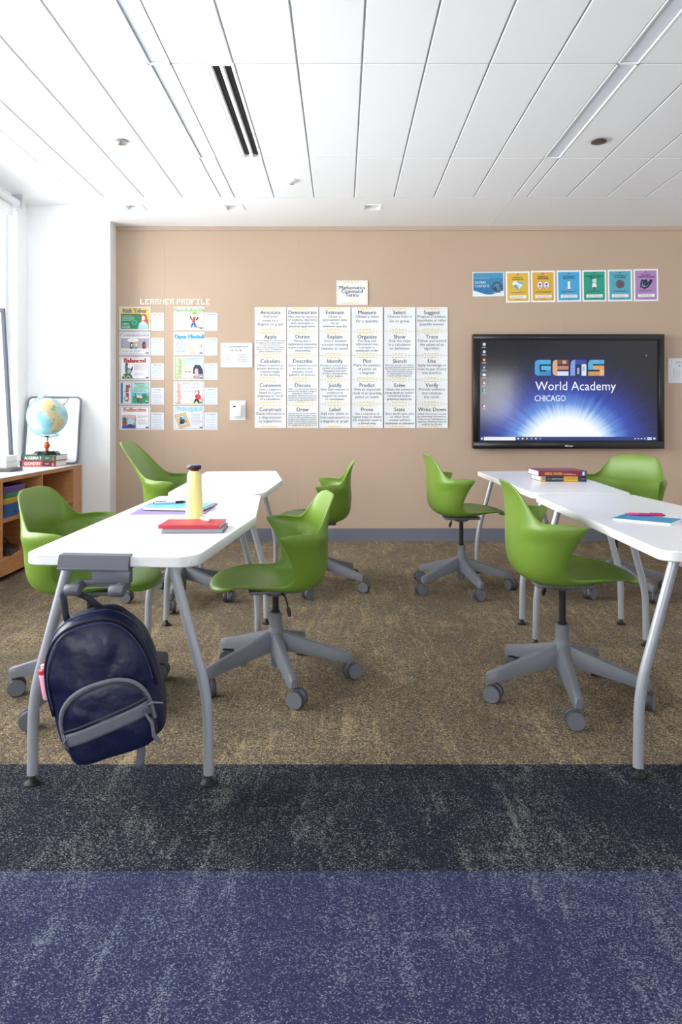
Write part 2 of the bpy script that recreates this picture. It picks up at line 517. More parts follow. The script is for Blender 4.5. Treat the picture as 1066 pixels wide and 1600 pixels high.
def ceiling_tile(x0, x1, y0, y1):
    w, d = round(x1 - x0, 4), round(y1 - y0, 4)
    if (w, d) not in tile_cache:
        gx, gy = 0.0046, 0.0055
        tile_cache[(w, d)] = MB().rbox(gx, w - gx, gy, d - gy, 0.0, 0.03, 0.003, seg=1).mesh('ceiling_tile', 'tile')
    link('ceiling_tile', tile_cache[(w, d)], ceil, (x0, y0, ZC))
for j in range(len(YE) - 1):
    for i in range(len(XE) - 1):
        if i in STRIPS and j < 4: continue
        x1 = XE[i + 1]
        if i == 5 and j == 3:
            x1 = -0.655
        ceiling_tile(XE[i], x1, YE[j], YE[j + 1])
for x_ in XE[1:-1]:
    MB().box(x_ - .006, x_ + .006, YE[0], 5.51, ZC + .006, ZC + .03).build('grid_bar', 'grid', ceil, smooth=0)
for y_ in YE[1:-1]:
    MB().box(XT, XR, y_ - .006, y_ + .006, ZC + .0065, ZC + .0295).build('grid_bar', 'grid', ceil, smooth=0)
MB().box(XT, XR, YF, YE[0], ZC, ZC + 0.03).build('plain_field', 'soffit', ceil, smooth=0)

# ================================================================== THINGS IN THE CEILING
POS = ['fourth row', 'third row', 'second row', 'row nearest the soffit']
for si, side in ((4, 'left'), (12, 'right')):
    x0, x1 = XE[si], XE[si + 1]
    for j in range(1, 4):
        y0, y1 = YE[j], YE[j + 1]
        far = {3: 'far one of the lights, nearest the tan wall', 2: 'middle one of the lights', 1: 'near one of the lights, overhead'}[j]
        t = thing('linear_light', '%s narrow recessed ceiling light, %s' % (side, far.replace('one of the lights', 'segment')), 'ceiling light', ((x0 + x1) / 2, (y0 + y1) / 2, ZC), 0, 'recessed linear ceiling lights')
        w, d = (x1 - x0) / 2, (y1 - y0) / 2
        f = MB()
        for a in ((-w, -w + 0.008, -d, d), (w - 0.008, w, -d, d), (-w, w, -d, -d + 0.006), (-w, w, d - 0.006, d)):
            f.box(a[0], a[1], a[2], a[3], -0.002, 0.03)
        f.build('housing', 'white', t, smooth=0)
        MB().rbox(-w + 0.010, w - 0.010, -d + 0.007, d - 0.007, 0.006, 0.022, 0.003, seg=1).build('diffuser', 'diffuser', t)
# slot air diffuser
x0, x1, y0, y1 = -0.655, -0.526, YE[3], YE[4]
t = thing('air_diffuser', 'ceiling air diffuser with two long black slots', 'air vent', ((x0 + x1) / 2, (y0 + y1) / 2, ZC))
w, d = (x1 - x0) / 2, (y1 - y0) / 2
f = MB()
for a in ((-w, -w + 0.016), (-0.009, 0.009), (w - 0.016, w)):
    f.rbox(a[0], a[1], -d + 0.004, d - 0.004, -0.003, 0.022, 0.002, seg=1)
for s_ in (-1, 1):
    f.box(-w, w, s_ * (d - 0.006) - 0.006, s_ * (d - 0.006) + 0.006, -0.003, 0.022)
f.build('slot_frame', 'white', t)
MB().box(-w + 0.004, w - 0.004, -d + 0.008, d - 0.008, 0.024, 0.03).build('plenum', 'black', t, smooth=0)
for s_ in (-1, 1):
    MB().rbox(s_ * 0.03 - 0.004, s_ * 0.03 + 0.004, -d + 0.01, d - 0.01, 0.016, 0.024, 0.002, seg=1).build('slot_blade', 'black', t)
# sprinkler cover plates
def cover(label, x, y, r, m, head=False):
    t = thing('sprinkler', label, 'sprinkler', (x, y, ZC))
    MB().lathe([(0.0001, -0.016 if not head else -0.006), (r * 0.8, -0.016 if not head else -0.006), (r, -0.013 if not head else -0.003), (r, -0.010 if not head else 0.0)], 28).build('cover_plate', m, t)
    MB().lathe([(r * 0.62, -0.012), (r * 0.62, 0.0)], 20).build('neck', 'darkgrey' if not head else m, t)
    if head:
        MB().lathe([(0.012, -0.006), (0.011, -0.022), (0.018, -0.024), (0.018, -0.027), (0.0001, -0.028)], 16).build('head', 'chrome', t)
cover('shiny chrome sprinkler plate on ceiling near the windows', -1.378, 4.38, 0.043, 'chrome')
cover('bronze sprinkler plate on ceiling above the wall screen', 1.597, 4.37, 0.047, 'bronze')
cover('white sprinkler head on ceiling beyond the black vent', -0.362, 5.11, 0.055, 'white', True)
for c, nm in zip(DOWN, ('nearest the windows', 'above the learner profile posters', 'above the command term sheets')):
    t = thing('downlight', 'small square recessed soffit light %s' % nm, 'ceiling light', (c, (dy0 + dy1) / 2, ZC), 0, 'square soffit downlights')
    f = MB(); h = 0.07
    for a in ((-hw - 0.008, -h + 0.006, -h - 0.008, h + 0.008), (h - 0.006, hw + 0.008, -h - 0.008, h + 0.008), (-h, h, -h - 0.008, -h + 0.006), (-h, h, h - 0.006, h + 0.008)):
        f.box(a[0], a[1], a[2], a[3], -0.004, 0.0)
    f.build('trim_ring', 'white', t, smooth=0)
    g = MB(); q = 0.035
    ring0 = [(-h, -h, 0), (h, -h, 0), (h, h, 0), (-h, h, 0)]; ring1 = [(-q, -q, 0.07), (q, -q, 0.07), (q, q, 0.07), (-q, q, 0.07)]
    g.grid([ring0, ring1], closed=True); g.add(ring1, [(0, 1, 2, 3)])
    g.build('reflector', 'soffit', t, smooth=0)
    MB().lathe([(0.028, 0.058), (0.028, 0.068)], 16).build('lens', 'diffuser', t)

# ================================================================== TABLES
TOPZ = 0.715
plan = [(0, 0), (0.50, -0.045), (0.572, 0.75), (0.50, 1.545), (0, 1.50)]
plan = round_poly(plan, [0.05, 0.06, 0.05, 0.04, 0.03], 6)
plan = [(x - 0.26, y - 0.75) for x, y in plan]
top_me = None
def leg_path(x_top, x_bend, y):
    pts = []
    a = Vector((x_top, y, TOPZ - 0.03)); b = Vector((x_bend, y, 0.265)); c = Vector((x_bend * 1.0 + (x_bend - x_top) * 0.03, y, 0.03))
    pts.append(a); pts.append(a.lerp(b, 0.45))
    p0 = a.lerp(b, 0.80); p1 = b.lerp(c, 0.35)
    for k in range(9):
        q = k / 8; pts.append(p0.lerp(b, q).lerp(b.lerp(p1, q), q))
    pts.append(c)
    return pts
def table(label, loc, rotz, bracket=False):
    t = thing('classroom_table', label, 'table', (loc[0], loc[1], 0), R(rotz), 'white classroom tables')
    mb = MB().prism(plan, TOPZ - 0.031, TOPZ, bev=0.0025, mi=0, side=1)
    mb.build('tabletop', ['top', 'edge'], t, smooth=40)
    uc = -0.02
    for y in (-0.63, 0.63):
        for s_ in (-1, 1):
            pts = leg_path(uc + s_ * 0.150, uc + s_ * 0.262, y)
            l = MB().tube(pts, 0.0158, 16).build('leg', 'leg', t)
            e = pts[-1]
            MB().lathe([(0.009, 0.036), (0.009, 0.018), (0.013, 0.012), (0.024, 0.005), (0.024, 0.0), (0.0001, 0.0)][::-1], 18, X=T(e.x, e.y, 0)).build('glide_foot', 'black', l)
        MB().rbox(uc - 0.18, uc + 0.18, y - 0.02, y + 0.02, TOPZ - 0.052, TOPZ - 0.031, 0.004, seg=1).build('cross_rail', 'leg', t)
    MB().rbox(uc - 0.02, uc + 0.02, -0.61, 0.61, TOPZ - 0.062, TOPZ - 0.036, 0.004, seg=1).build('beam', 'leg', t)
    if bracket:
        # clamp-on bag hook at the near end
        yb = -0.775
        c = thing('bag_hook', 'grey clamp-on bag hook gripping the near table edge', 'bag hook', (loc[0] - 0.047, loc[1] - 0.773, 0), R(-5))
        cl = MB()
        prof = [(-0.006, 0.7165), (0.02, 0.7185), (0.02, 0.7165), (-0.002, 0.7155), (-0.002, 0.682), (0.03, 0.682), (0.03, 0.677), (-0.014, 0.677), (-0.017, 0.683), (-0.013, 0.700)]
        cl.prism(prof, -0.102, 0.102, X=Matrix(((0, 0, 1, 0), (1, 0, 0, 0), (0, 1, 0, 0), (0, 0, 0, 1))))
        cl.rbox(-0.104, 0.104, -0.018, -0.006, 0.675, 0.684, 0.003)
        cl.build('clamp', 'bracket', c)
        MB().rbox(-0.005, 0.105, -0.012, 0.014, 0.640, 0.677, 0.004).build('hook_block', 'bracket', c)
        for x in (-0.04, 0.085):
            k = MB()
            k.rbox(x - 0.014, x + 0.014, -0.055, 0.02, 0.622, 0.646, 0.008, seg=3)
            k.lathe([(0.0001, -0.02), (0.014, -0.02), (0.016, -0.017), (0.016, 0.017), (0.014, 0.02), (0.0001, 0.02)], 18, X=T(x, -0.05, 0.630) @ RY(90))
            k.build('prong', 'bracket', c)
        MB().rbox(-0.055, 0.10, -0.006, 0.012, 0.628, 0.648, 0.006).build('hook_bar', 'bracket', c)
    return t
table('near left white table with navy backpack hanging at its end', (-0.646, 2.75), 0, True)
table('far left white table standing close to the tan wall', (-0.682, 4.393), 3)
table('near right white table holding the bright blue notebook', (1.213, 2.785), -1.5)
table('far right white table with two textbooks under the screen', (1.25, 4.395), 0)

# ================================================================== CHAIRS
ROWS = [
    ((.275, .018), (.205, .165, .030)), ((.262, .040), (.188, .190, .047)), ((.215, .050), (.155, .212, .056)),
    ((.140, .038), (.100, .222, .058)), ((.055, .026), (.040, .225, .056)), ((-.030, .016), (-.008, .226, .054)),
    ((-.110, .014), (-.034, .231, .062)), ((-.165, .027), (-.048, .239, .086)), ((-.196, .056), (-.048, .250, .114)),
    ((-.208, .095), (-.034, .264, .158)), ((-.212, .142), (-.010, .282, .212)), ((-.212, .174), (.017, .301, .253)), ((-.212, .182), (.016, .305, .2615)),
    ((-.210, .205), (-.045, .298, .268)), ((-.209, .220), (-.100, .274, .267)), ((-.208, .231), (-.132, .250, .263)), ((-.207, .238), (-.139, .243, .269)),
    ((-.206, .260), (-.156, .224, .285)), ((-.207, .300), (-.175, .204, .320)), ((-.211, .340), (-.194, .184, .355)),
    ((-.220, .374), (-.213, .156, .383)), ((-.230, .394), (-.227, .120, .396)), ((-.236, .401), (-.235, .070, .401))]
def shell_mesh(tall=0.0):
    rows = []
    for ri, ((xc, zc), (xe, ye, ze)) in enumerate(ROWS):
        r = []; pw = .85 if ri < 5 or ri > 19 else .74
        for k in range(-10, 11):
            t = abs(k) / 10.0; sg = -1 if k < 0 else 1
            a = t * math.pi / 2
            y = sg * ye * math.sin(a) ** pw
            x = xc + (xe - xc) * (1 - math.cos(a))
            z = zc + (ze - zc) * t ** (2.2 if ri < 4 else 2.8 if ri < 9 else 2.8 if ri < 13 else 2.4)
            if tall and z > 0.235 and x < -0.12:
                g = (z - 0.235) / 0.166
                z += tall * g * 0.083; x -= tall * g * 0.12
            r.append((x, y, z))
        rows.append(r)
    me = MB().grid(rows).mesh('seat_shell', 'green', 0)
    me.polygons.foreach_set('use_smooth', [True] * len(me.polygons))
    return me
SHELL = shell_mesh(); SHELL_TALL = shell_mesh(1.0)
def base_mesh():
    mb = MB()
    mb.lathe([(0.0001, 0.055), (0.022, 0.055), (0.023, 0.13), (0.040, 0.14), (0.040, 0.19), (0.030, 0.215), (0.0275, 0.222), (0.0265, 0.280), (0.020, 0.282), (0.0001, 0.282)], 24)
    for k in range(5):
        X = RZ(72 * k)
        secs = []
        for q in range(9):
            u = q / 8; x = 0.012 + u * 0.302
            zt_ = 0.212 - 0.100 * u ** 0.92; zb_ = 0.132 - 0.062 * u
            wb_, wt_ = 0.031 - 0.013 * u, 0.015 - 0.002 * u
            secs.append([(x, -wb_, zb_), (x, wb_, zb_), (x, wb_ * 0.95, zb_ + (zt_ - zb_) * 0.45), (x, wt_, zt_ - 0.004), (x, wt_ * 0.5, zt_), (x, -wt_ * 0.5, zt_), (x, -wt_, zt_ - 0.004), (x, -wb_ * 0.95, zb_ + (zt_ - zb_) * 0.45)])
        secs.append([(0.322, p[1] * 0.6, 0.09 + (p[2] - 0.09) * 0.75) for p in secs[-1]])
        mb.grid(secs, X=X, closed=True)
        mb.add(secs[-1], [tuple(range(8))], X=X)
    return mb.mesh('star_base', 'grey', 40)
BASE = base_mesh()
cb = MB()
cb.lathe([(0.007, 0.055), (0.007, 0.085)], 12)
cb.rbox(-0.010, 0.020, -0.008, 0.008, 0.022, 0.066, 0.006)
cb.lathe([(0.0001, -0.010), (0.020, -0.010), (0.020, 0.010), (0.0001, 0.010)], 16, X=T(0.016, 0, 0.034) @ RX(90))
CASTER = cb.mesh('caster', 'grey')
WHEEL = MB().lathe([(0.0001, -0.010), (0.024, -0.010), (0.0265, -0.0085), (0.029, -0.010), (0.0325, -0.009), (0.0345, -0.005), (0.0345, 0.006), (0.032, 0.010), (0.0001, 0.010)], 26, mis=[0, 0, 0, 0, 1, 1, 1, 0], X=RX(90)).mesh('wheel', ['grey', 'darkgrey'])
pl = MB()
pl.rbox(-0.115, 0.115, -0.060, 0.060, -0.012, 0.004, 0.007, seg=2)
pl.lathe([(0.0001, -0.026), (0.040, -0.026), (0.062, -0.010), (0.062, 0.0)], 24)
PLATE = pl.mesh('mechanism_plate', 'grey')
def chair(label, x, y, sb, face, base_ang, tall=False, lever=1, seed=0):
    rnd = random.Random(seed)
    t = thing('swivel_chair', label, 'chair', (x, y, 0), 0, 'green swivel chairs around the tables')
    s = link('seat_shell', SHELL_TALL if tall else SHELL, t, (0, 0, sb), (0, 0, R(face)))
    so = s.modifiers.new('thickness', 'SOLIDIFY'); so.thickness = 0.008; so.offset = 0
    subsurf(s, 2)
    link('mechanism_plate', PLATE, t, (0, 0, sb - 0.004), (0, 0, R(face)))
    MB().lathe([(0.0001, 0.2), (0.0135, 0.2), (0.0135, sb - 0.02), (0.0001, sb - 0.02)], 18).build('gas_column', 'black', t)
    MB().lathe([(0.017, 0.28), (0.019, 0.284), (0.019, 0.288), (0.0145, 0.29)], 18).build('column_collar', 'black', t)
    lv = MB().tube([(-0.02, 0.05, -0.012), (-0.03, 0.10, -0.018), (-0.035, 0.115, -0.035), (-0.04, 0.125, -0.06)], [0.0035, 0.0035, 0.0035, 0.0035], 8)
    lv.tube([(-0.039, 0.124, -0.055), (-0.042, 0.13, -0.07), (-0.045, 0.135, -0.09)], [0.006, 0.009, 0.006], 10)
    lv.build('height_lever', 'black', t, (0, 0, sb), (0, 0, R(face)))
    link('star_base', BASE, t, None, (0, 0, R(base_ang)))
    for k in range(5):
        a = R(base_ang + 72 * k)
        sw = R(face + 180 + rnd.uniform(-35, 35)) if rnd.random() < 0.6 else R(rnd.uniform(0, 360))
        c = link('caster', CASTER, t, (0.31 * math.cos(a), 0.31 * math.sin(a), 0), (0, 0, sw))
        for s_ in (-1, 1):
            link('wheel', WHEEL, c, (0.016, s_ * 0.0185, 0.0345), (0, 0, 0 if s_ < 0 else math.pi))
    return t
chair('green swivel chair in the middle, pulled out right of the backpack table', -0.28, 2.982, 0.385, 191, 0, seed=1)
chair('green swivel chair at the far left table, backed toward the aisle', -0.15, 4.60, 0.425, 180, -26, seed=2)
chair('green swivel chair tucked behind the backpack table beside the bookcase', -1.0, 2.80, 0.425, 0, 36, seed=3)
chair('green swivel chair with the tallest back, at the far left table by the white wall', -0.972, 4.30, 0.478, 0, 54, tall=True, seed=4)
chair('large green swivel chair at the near right table, back toward the aisle', 0.88, 2.806, 0.452, -3, 47, seed=5)
chair('green swivel chair at the far right table below the screen corner', 0.776, 4.567, 0.466, 4, -5, seed=6)
chair('green swivel chair beyond the right tables, facing the viewer', 1.74, 4.47, 0.462, 216, 3, seed=7)

# ================================================================== SHEETS ON THE TAN WALL
PX = 173.6
def wx(px): return (px - 534.0) / PX
def wz(py): return 1.1 + (654.0 - py) / PX
def sheet(name, label, cat, px0, px1, py0, py1, paper='f6f7f8', group=None, curl=0.0, rot=0.0, y=YB, thick=0.0008):
    w = (px1 - px0) / PX; h = (py1 - py0) / PX
    bend = (lambda x, z: -curl * max(0.0, (x / (w / 2))) ** 3 - curl * 0.6 * max(0.0, -x / (w / 2)) ** 4) if curl else None
    mb = MB()
    if curl:
        n = 10; rows = []
        for yy in (0.0, -thick):
            rows += [[(-w / 2 + w * k / n, yy + bend(-w / 2 + w * k / n, 0), z) for k in range(n + 1)] for z in ((-h / 2, h / 2) if yy < 0 else (h / 2, -h / 2))]
        rows.append(rows[0]); mb.grid(rows)
    else:
        mb.box(-w / 2, w / 2, -thick, 0, -h / 2, h / 2)
    o = mb.build(name, pm(paper), None, ((wx(px0) + wx(px1)) / 2, y - 0.0012, (wz(py0) + wz(py1)) / 2), (0, R(rot), 0), smooth=0)
    tag(o, label, cat, group)
    pr = Print(bend); pr.off = thick - 0.0008 if thick > 0.001 else 0.0
    return o, w, h, pr

INK = '241f2a'
def chevrons(p, w, h, sides=False):
    n = 9; cw = w / n
    p.layer += 1
    for k in range(n):
        x = -w / 2 + (k + 0.5) * cw
        for s_, z in ((1, h / 2 - 0.012), (-1, -h / 2 + 0.012)):
            for dx in (-1, 1):
                p.poly([(x, z - s_ * 0.012), (x, z - s_ * 0.001), (x + dx * cw * 0.38, z + s_ * 0.008), (x + dx * cw * 0.42, z - s_ * 0.002)], 'e2c862', up=False)
    p.layer += 1
    for r in range(5):
        z = h / 2 - 0.04 - r * (h - 0.08) / 4
        for k in range(n * 2):
            x = -w / 2 + (k + 0.5) * cw / 2
            if abs(x) > w / 2 - 0.008: continue
            p.line(x - cw * 0.22, z - 0.004 * (-1) ** k, x + cw * 0.22, z + 0.004 * (-1) ** k, 0.0022, 'e4dfc0', up=False)
    if sides:
        p.layer += 1
        for k in range(6):
            z = -h / 2 + (k + 0.5) * h / 6
            for s_ in (-1, 1):
                p.poly([(s_ * (w / 2 - 0.014), z - 0.008), (s_ * (w / 2 - 0.004), z), (s_ * (w / 2 - 0.004), z + 0.010), (s_ * (w / 2 - 0.014), z + 0.004)], 'e2c862', up=False)

TERMS = [
 [('Annotate', 'Add brief|notes to a|diagram or graph'), ('Demonstrate', 'Make clear by reasoning|or evidence, illustrating|with examples or|practical application.'), ('Estimate', 'Obtain an|approximate value|for an|unknown quantity'), ('Measure', 'Obtain a value|for a quantity'), ('Select', 'Choose from a|list or group'), ('Suggest', 'Propose a solution,|hypothesis or other|possible answer')],
 [('Apply', 'Use knowledge and understanding|in response to a given situation|or real circumstances.|Use an idea, equation, principle,|theory or law in relation to a|given problem or issue.'), ('Derive', 'Manipulate a|mathematical relationship|to give a new equation or|relationship'), ('Explain', 'Give a detailed|account including|reasons or causes'), ('Organize', 'Put ideas and|information into|a proper or|systematic order'), ('Show', 'Give the steps|in a calculation|or derivation'), ('Trace', 'Follow and record|the action of an|algorithm.')],
 [('Calculate', 'Obtain a numerical|answer showing the|relevant stages|in the working.'), ('Describe', 'Give a detailed account|or picture of a|situation, event,|pattern, or process.'), ('Identify', 'Provide an answer from a|number of possibilities.|Recognize and state|briefly a distinguishing|fact or feature.'), ('Plot', 'Mark the position|of points on|a diagram.'), ('Sketch', 'Represent by means of a diagram|or graph labelled as appropriate.|The sketch should give a general|idea of the required shape|or relationship, and should|include relevant features.'), ('Use', 'Apply knowledge or|rules to put theory|into practice.')],
 [('Comment', 'Give a judgment|based on a given|statement or result|of a calculation.'), ('Discuss', 'Offer a considered and balanced|review that includes a range of|arguments, factors or|hypotheses. Opinions or conclusions|should be presented clearly and|supported by appropriate evidence.'), ('Justify', 'Give valid reasons or|evidence to|support an answer|or conclusion.'), ('Predict', 'Give an expected|result of an upcoming|action or event.'), ('Solve', 'Obtain the answer(s)|using algebraic and/or|numerical and/or|graphical methods.'), ('Verify', 'Provide evidence|that validates|the result.')],
 [('Construct', 'Display information in|a diagrammatic|or logical form.'), ('Draw', 'Represent by means of a labelled,|accurate diagram or graph, using a|pencil. A ruler should be used for|straight lines. Diagrams should be|drawn to scale. Graphs should have|points correctly plotted and joined|in a straight line or smooth curve.'), ('Label', 'Add title, labels or|brief explanation(s) to|a diagram or graph.'), ('Prove', 'Use a sequence of|logical steps to obtain|the required result in|a formal way'), ('State', 'Give a specific name, value|or other brief|answer without|explanation or calculation'), ('Write Down', 'Obtain the answer, usually|by extracting information.|Little or no calculation is|required. Working does not|need to be shown.')]]
colx = [398.2, 448.6, 499.0, 549.4, 600.1, 650.5]
rowy = [479.8, 517.7, 555.7, 593.4, 631.2, 668.8]
rnd = random.Random(3)
for r in range(5):
    for c in range(6):
        head, body = TERMS[r][c]
        o, w, h, p = sheet('command_term_sheet', 'white sheet with yellow zigzag border headed %s' % head, 'wall sheet', colx[c], colx[c] + 48.9, rowy[r] + 0.2, rowy[r + 1] - 0.2, 'e2e6ec', 'mathematics command term sheets', curl=0.004 + 0.004 * rnd.random())
        chevrons(p, w, h)
        p.text(head, 0, h / 2 - 0.064, 0.048, INK, w * 0.93, bold=0.0007)
        ls = body.split('|'); n = len(ls)
        size = {2: .036, 3: .034, 4: .030, 5: .025, 6: .0215, 7: .019}[n]
        pitch = {2: .040, 3: .034, 4: .0285, 5: .0235, 6: .0195, 7: .0172}[n]
        for k, l in enumerate(ls):
            p.text(l, 0, h / 2 - 0.096 - k * pitch + (0.006 if n > 5 else 0), size, '34303a', w * 0.92)
        p.build(o)
o, w, h, p = sheet('title_sheet', 'white title sheet reading Mathematics Command Terms', 'wall sheet', 525.8, 574.8, 438.6, 476.4, 'e2e6ec', curl=0.006)
chevrons(p, w, h, True)
for k, l in enumerate(('Mathematics', 'Command', 'Terms')):
    p.text(l, 0, 0.030 - k * 0.033, 0.046, INK, w * 0.88, bold=0.0006)
p.build(o)

# ---- learner profile posters
def lp(title, px0, py0, py1):
    o, w, h, p = sheet('learner_profile_poster', 'laminated learner profile poster titled %s' % title, 'poster', px0, px0 + 48.2, py0, py1, 'dfe2ea', 'learner profile posters')
    return o, w, h, p
class Norm:
    """unit coordinates on a poster"""
    def __init__(s, p, w, h): s.p = p; s.w = w; s.h = h
    def X(s, x): return -s.w / 2 + s.w * (0.04 + 0.92 * x)
    def Z(s, z): return -s.h / 2 + s.h * (0.05 + 0.90 * z)
    def rect(s, a, b, c, d, col): s.p.rect(s.X(a), s.X(b), s.Z(c), s.Z(d), col)
    def poly(s, pts, col): s.p.poly([(s.X(a), s.Z(b)) for a, b in pts], col)
    def ell(s, x, z, rx, rz, col, a=0.0): s.p.ell(s.X(x), s.Z(z), rx * s.w, rz * s.h, col, a=a)
    def text(s, t, x, z, size, col, mw=0.9, rot=0, back='4a4a55'):
        m = mw * (s.w if not rot else s.h)
        d = 0.0016
        for bx, bz in ((d, -d), (-d, d)):
            s.p.text(t, s.X(x) + bx, s.Z(z) + bz, size, back, m, rot=rot, bold=0.0026)
        s.p.text(t, s.X(x), s.Z(z), size, col, m, rot=rot, bold=0.0012)
    def words(s, a, b, z1, z0, rows, col, hi=None, seed=0): s.p.words(s.X(a), s.X(b), s.Z(z1), s.Z(z0), rows, col, hi, seed)
    def badge(s): s.rect(.88, .98, .03, .13, '50545c'); s.rect(.88, .98, .08, .13, 'd8dade')
    def edge(s, col='8c93ac'): s.p.frame(s.X(0), s.X(1), s.Z(0), s.Z(1), 0.003, col)
ly = [(479.6, 516.2), (518.6, 555.2), (557.6, 593.8), (596.0, 632.4), (634.6, 671.6)]
sy = [(488.8, 516.8), (528.0, 555.4), (567.8, 593.6), (606.0, 632.2), (644.5, 671.6)]
def figure(n, x, z, s, hair, skin, top, legs=None):
    if legs: n.rect(x - .03 * s, x + .03 * s, z - .32 * s, z - .12 * s, legs)
    n.ell(x, z - .08 * s, .06 * s, .13 * s, top)
    n.ell(x, z + .10 * s, .058 * s, .085 * s, hair)
    n.ell(x, z + .085 * s, .042 * s, .06 * s, skin)
def art_risk(n):
    n.rect(0, 1, 0, 1, 'f0cf5c'); n.rect(0, .72, 0, .72, '5d3a26'); n.rect(0, .70, 0, .69, '2e8a62')
    n.text('Risk Taker', .5, .78, .05, '8f9298', .84, back='3c3c40')
    n.words(.03, .48, .66, .38, 5, 'c9e2d4', seed=1); n.words(.03, .36, .30, .04, 4, 'dcebe2', seed=2)
    n.ell(.48, .32, .09, .11, '7fbfa0'); n.ell(.48, .32, .07, .085, '3d936c')
    n.ell(.82, .55, .10, .16, 'c25a45'); n.ell(.90, .36, .06, .14, 'c25a45')
    n.poly([(.60, 0), (.66, .30), (.78, .36), (.90, .33), (.97, .0)], 'a9d0e8')
    n.ell(.80, .52, .055, .10, 'f3dccf'); n.ell(.74, .26, .05, .05, 'f3dccf'); n.rect(.50, .56, .01, .06, 'b23c3c')
def art_comm(n):
    n.rect(0, 1, 0, 1, 'f1f1f6'); n.rect(0, 1, .27, .76, 'a9a6b8'); n.rect(0, 1, .25, .28, 'e6cfa4'); n.rect(0, 1, .75, .78, 'e6cfa4')
    n.text('Communicator', .5, .83, .046, 'd3cbe2', .94, back='7b7892')
    n.ell(.43, .66, .18, .09, 'e8efee'); n.ell(.43, .69, .02, .04, 'e9d9a0')
    for x, hair, top in ((.38, '3d4350', '4f8d78'), (.54, 'd9b25a', '5a9cc8'), (.82, '26262c', 'a0493f')):
        n.ell(x, .31, .07, .06, top); n.ell(x, .45, .055, .11, hair); n.ell(x + .012, .43, .032, .06, 'e9cdbd' if x < .8 else '8b6a5a')
    n.ell(.81, .63, .03, .05, 'cf8a70'); n.words(.02, .95, .22, .02, 3, '9a98a8', 'c88a86', 3); n.badge()
def art_bal(n):
    n.rect(0, 1, 0, 1, 'f4f5f8'); n.text('Balanced', .5, .78, .056, 'c8474b', .78, back='7d2b30')
    n.poly([(.04, .02), (.10, .24), (.36, .24), (.44, .02)], '2e7d63'); n.poly([(.08, .20), (.14, .04), (.17, .04), (.11, .22)], 'e8c84a')
    n.poly([(.24, .16), (.17, .05), (.20, .04), (.26, .13), (.34, .04), (.37, .06), (.27, .17)], 'e8c84a')
    n.ell(.27, .36, .11, .14, '7b828c'); n.ell(.20, .52, .045, .17, '6a717c'); n.ell(.39, .46, .03, .12, '5a616c', a=-.4)
    n.ell(.30, .36, .06, .09, 'b5babf'); n.ell(.21, .70, .05, .065, '3f6d95')
    n.words(.45, .97, .70, .40, 5, 'a5a7b0', 'd9797c', 4); n.words(.45, .95, .30, .16, 3, 'b5b7c0', seed=5); n.badge()
def art_car(n):
    n.rect(0, 1, 0, 1, 'dfe3e4'); n.rect(0, .08, 0, 1, '2f8db8'); n.rect(.37, .42, 0, 1, '7fc2e0')
    n.rect(.42, 1, 0, 1, 'a9dcc8'); n.rect(.42, 1, .36, .52, '72b8e0'); n.rect(.42, 1, 0, .36, '35a06a'); n.ell(.82, .36, .09, .09, '2c8a55')
    n.poly([(.42, 1), (.62, .80), (.42, .75)], 'd8e8f4')
    n.text('Caring', .28, .5, .056, 'c4574f', .82, rot=90, back='50566a')
    n.words(.46, .97, .98, .56, 7, '4f8a8a', 'd08a80', 6)
    n.rect(.50, .53, .26, .50, 'a0563c'); n.rect(.87, .90, .20, .50, 'a0563c')
    figure(n, .62, .26, .8, 'c9ccd0', 'ecd2c2', '575d68', '4a4f58'); figure(n, .72, .24, .8, 'd9b88a', 'ecd2c2', '6b6f78', '4a4f58'); n.badge()
def art_ref(n):
    n.rect(0, 1, 0, 1, 'f5f5f8'); n.text('Reflective', .5, .80, .052, 'd99a94', .84, back='b0625c')
    n.poly([(.06, .04), (.10, .0), (.48, .0), (.54, .06), (.54, .58), (.50, .64), (.06, .64), (.03, .58)], '9aa6b8')
    n.rect(.05, .52, .50, .63, 'dcb8bc'); n.ell(.26, .62, .06, .04, 'e2c47e'); n.rect(.05, .52, .02, .16, '3a5fa0')
    n.ell(.14, .28, .08, .11, 'b2503f'); n.ell(.14, .44, .06, .09, '3c7d5a'); n.ell(.34, .32, .10, .16, 'a9cfe0'); n.ell(.45, .38, .04, .12, 'e4b894', a=.4); n.ell(.34, .14, .09, .07, '5a3f78')
    n.words(.58, .97, .66, .50, 3, 'a8a8b4', 'd98888', 7)
    n.words(.60, .97, .44, .18, 5, 'b0b0ba', 'd98888', 8); n.badge()
def art_know(n):
    n.rect(0, 1, 0, 1, 'dcdfe7'); n.text('Knowledgeable', .5, .83, .046, 'b9d890', .97, back='6c8d78')
    n.ell(.27, .38, .20, .33, 'e6f3ea'); n.words(.10, .46, .68, .14, 9, '9fc8ac', 'd99a90', 9)
    n.poly([(.60, .36), (.66, .58), (.74, .58), (.72, .30)], 'd2454a'); n.poly([(.56, .08), (.60, .32), (.72, .32), (.80, .08), (.70, .08), (.66, .22), (.62, .08)], '3f6fa8')
    n.poly([(.52, .62), (.56, .64), (.62, .46), (.58, .44)], '33343a'); n.poly([(.86, .56), (.82, .60), (.74, .44), (.78, .40)], '33343a')
    n.ell(.68, .66, .055, .09, 'f1ddd0'); n.ell(.70, .74, .09, .06, '9bc85c'); n.ell(.71, .75, .03, .03, 'd2454a'); n.ell(.84, .09, .03, .04, 'e0632f'); n.badge()
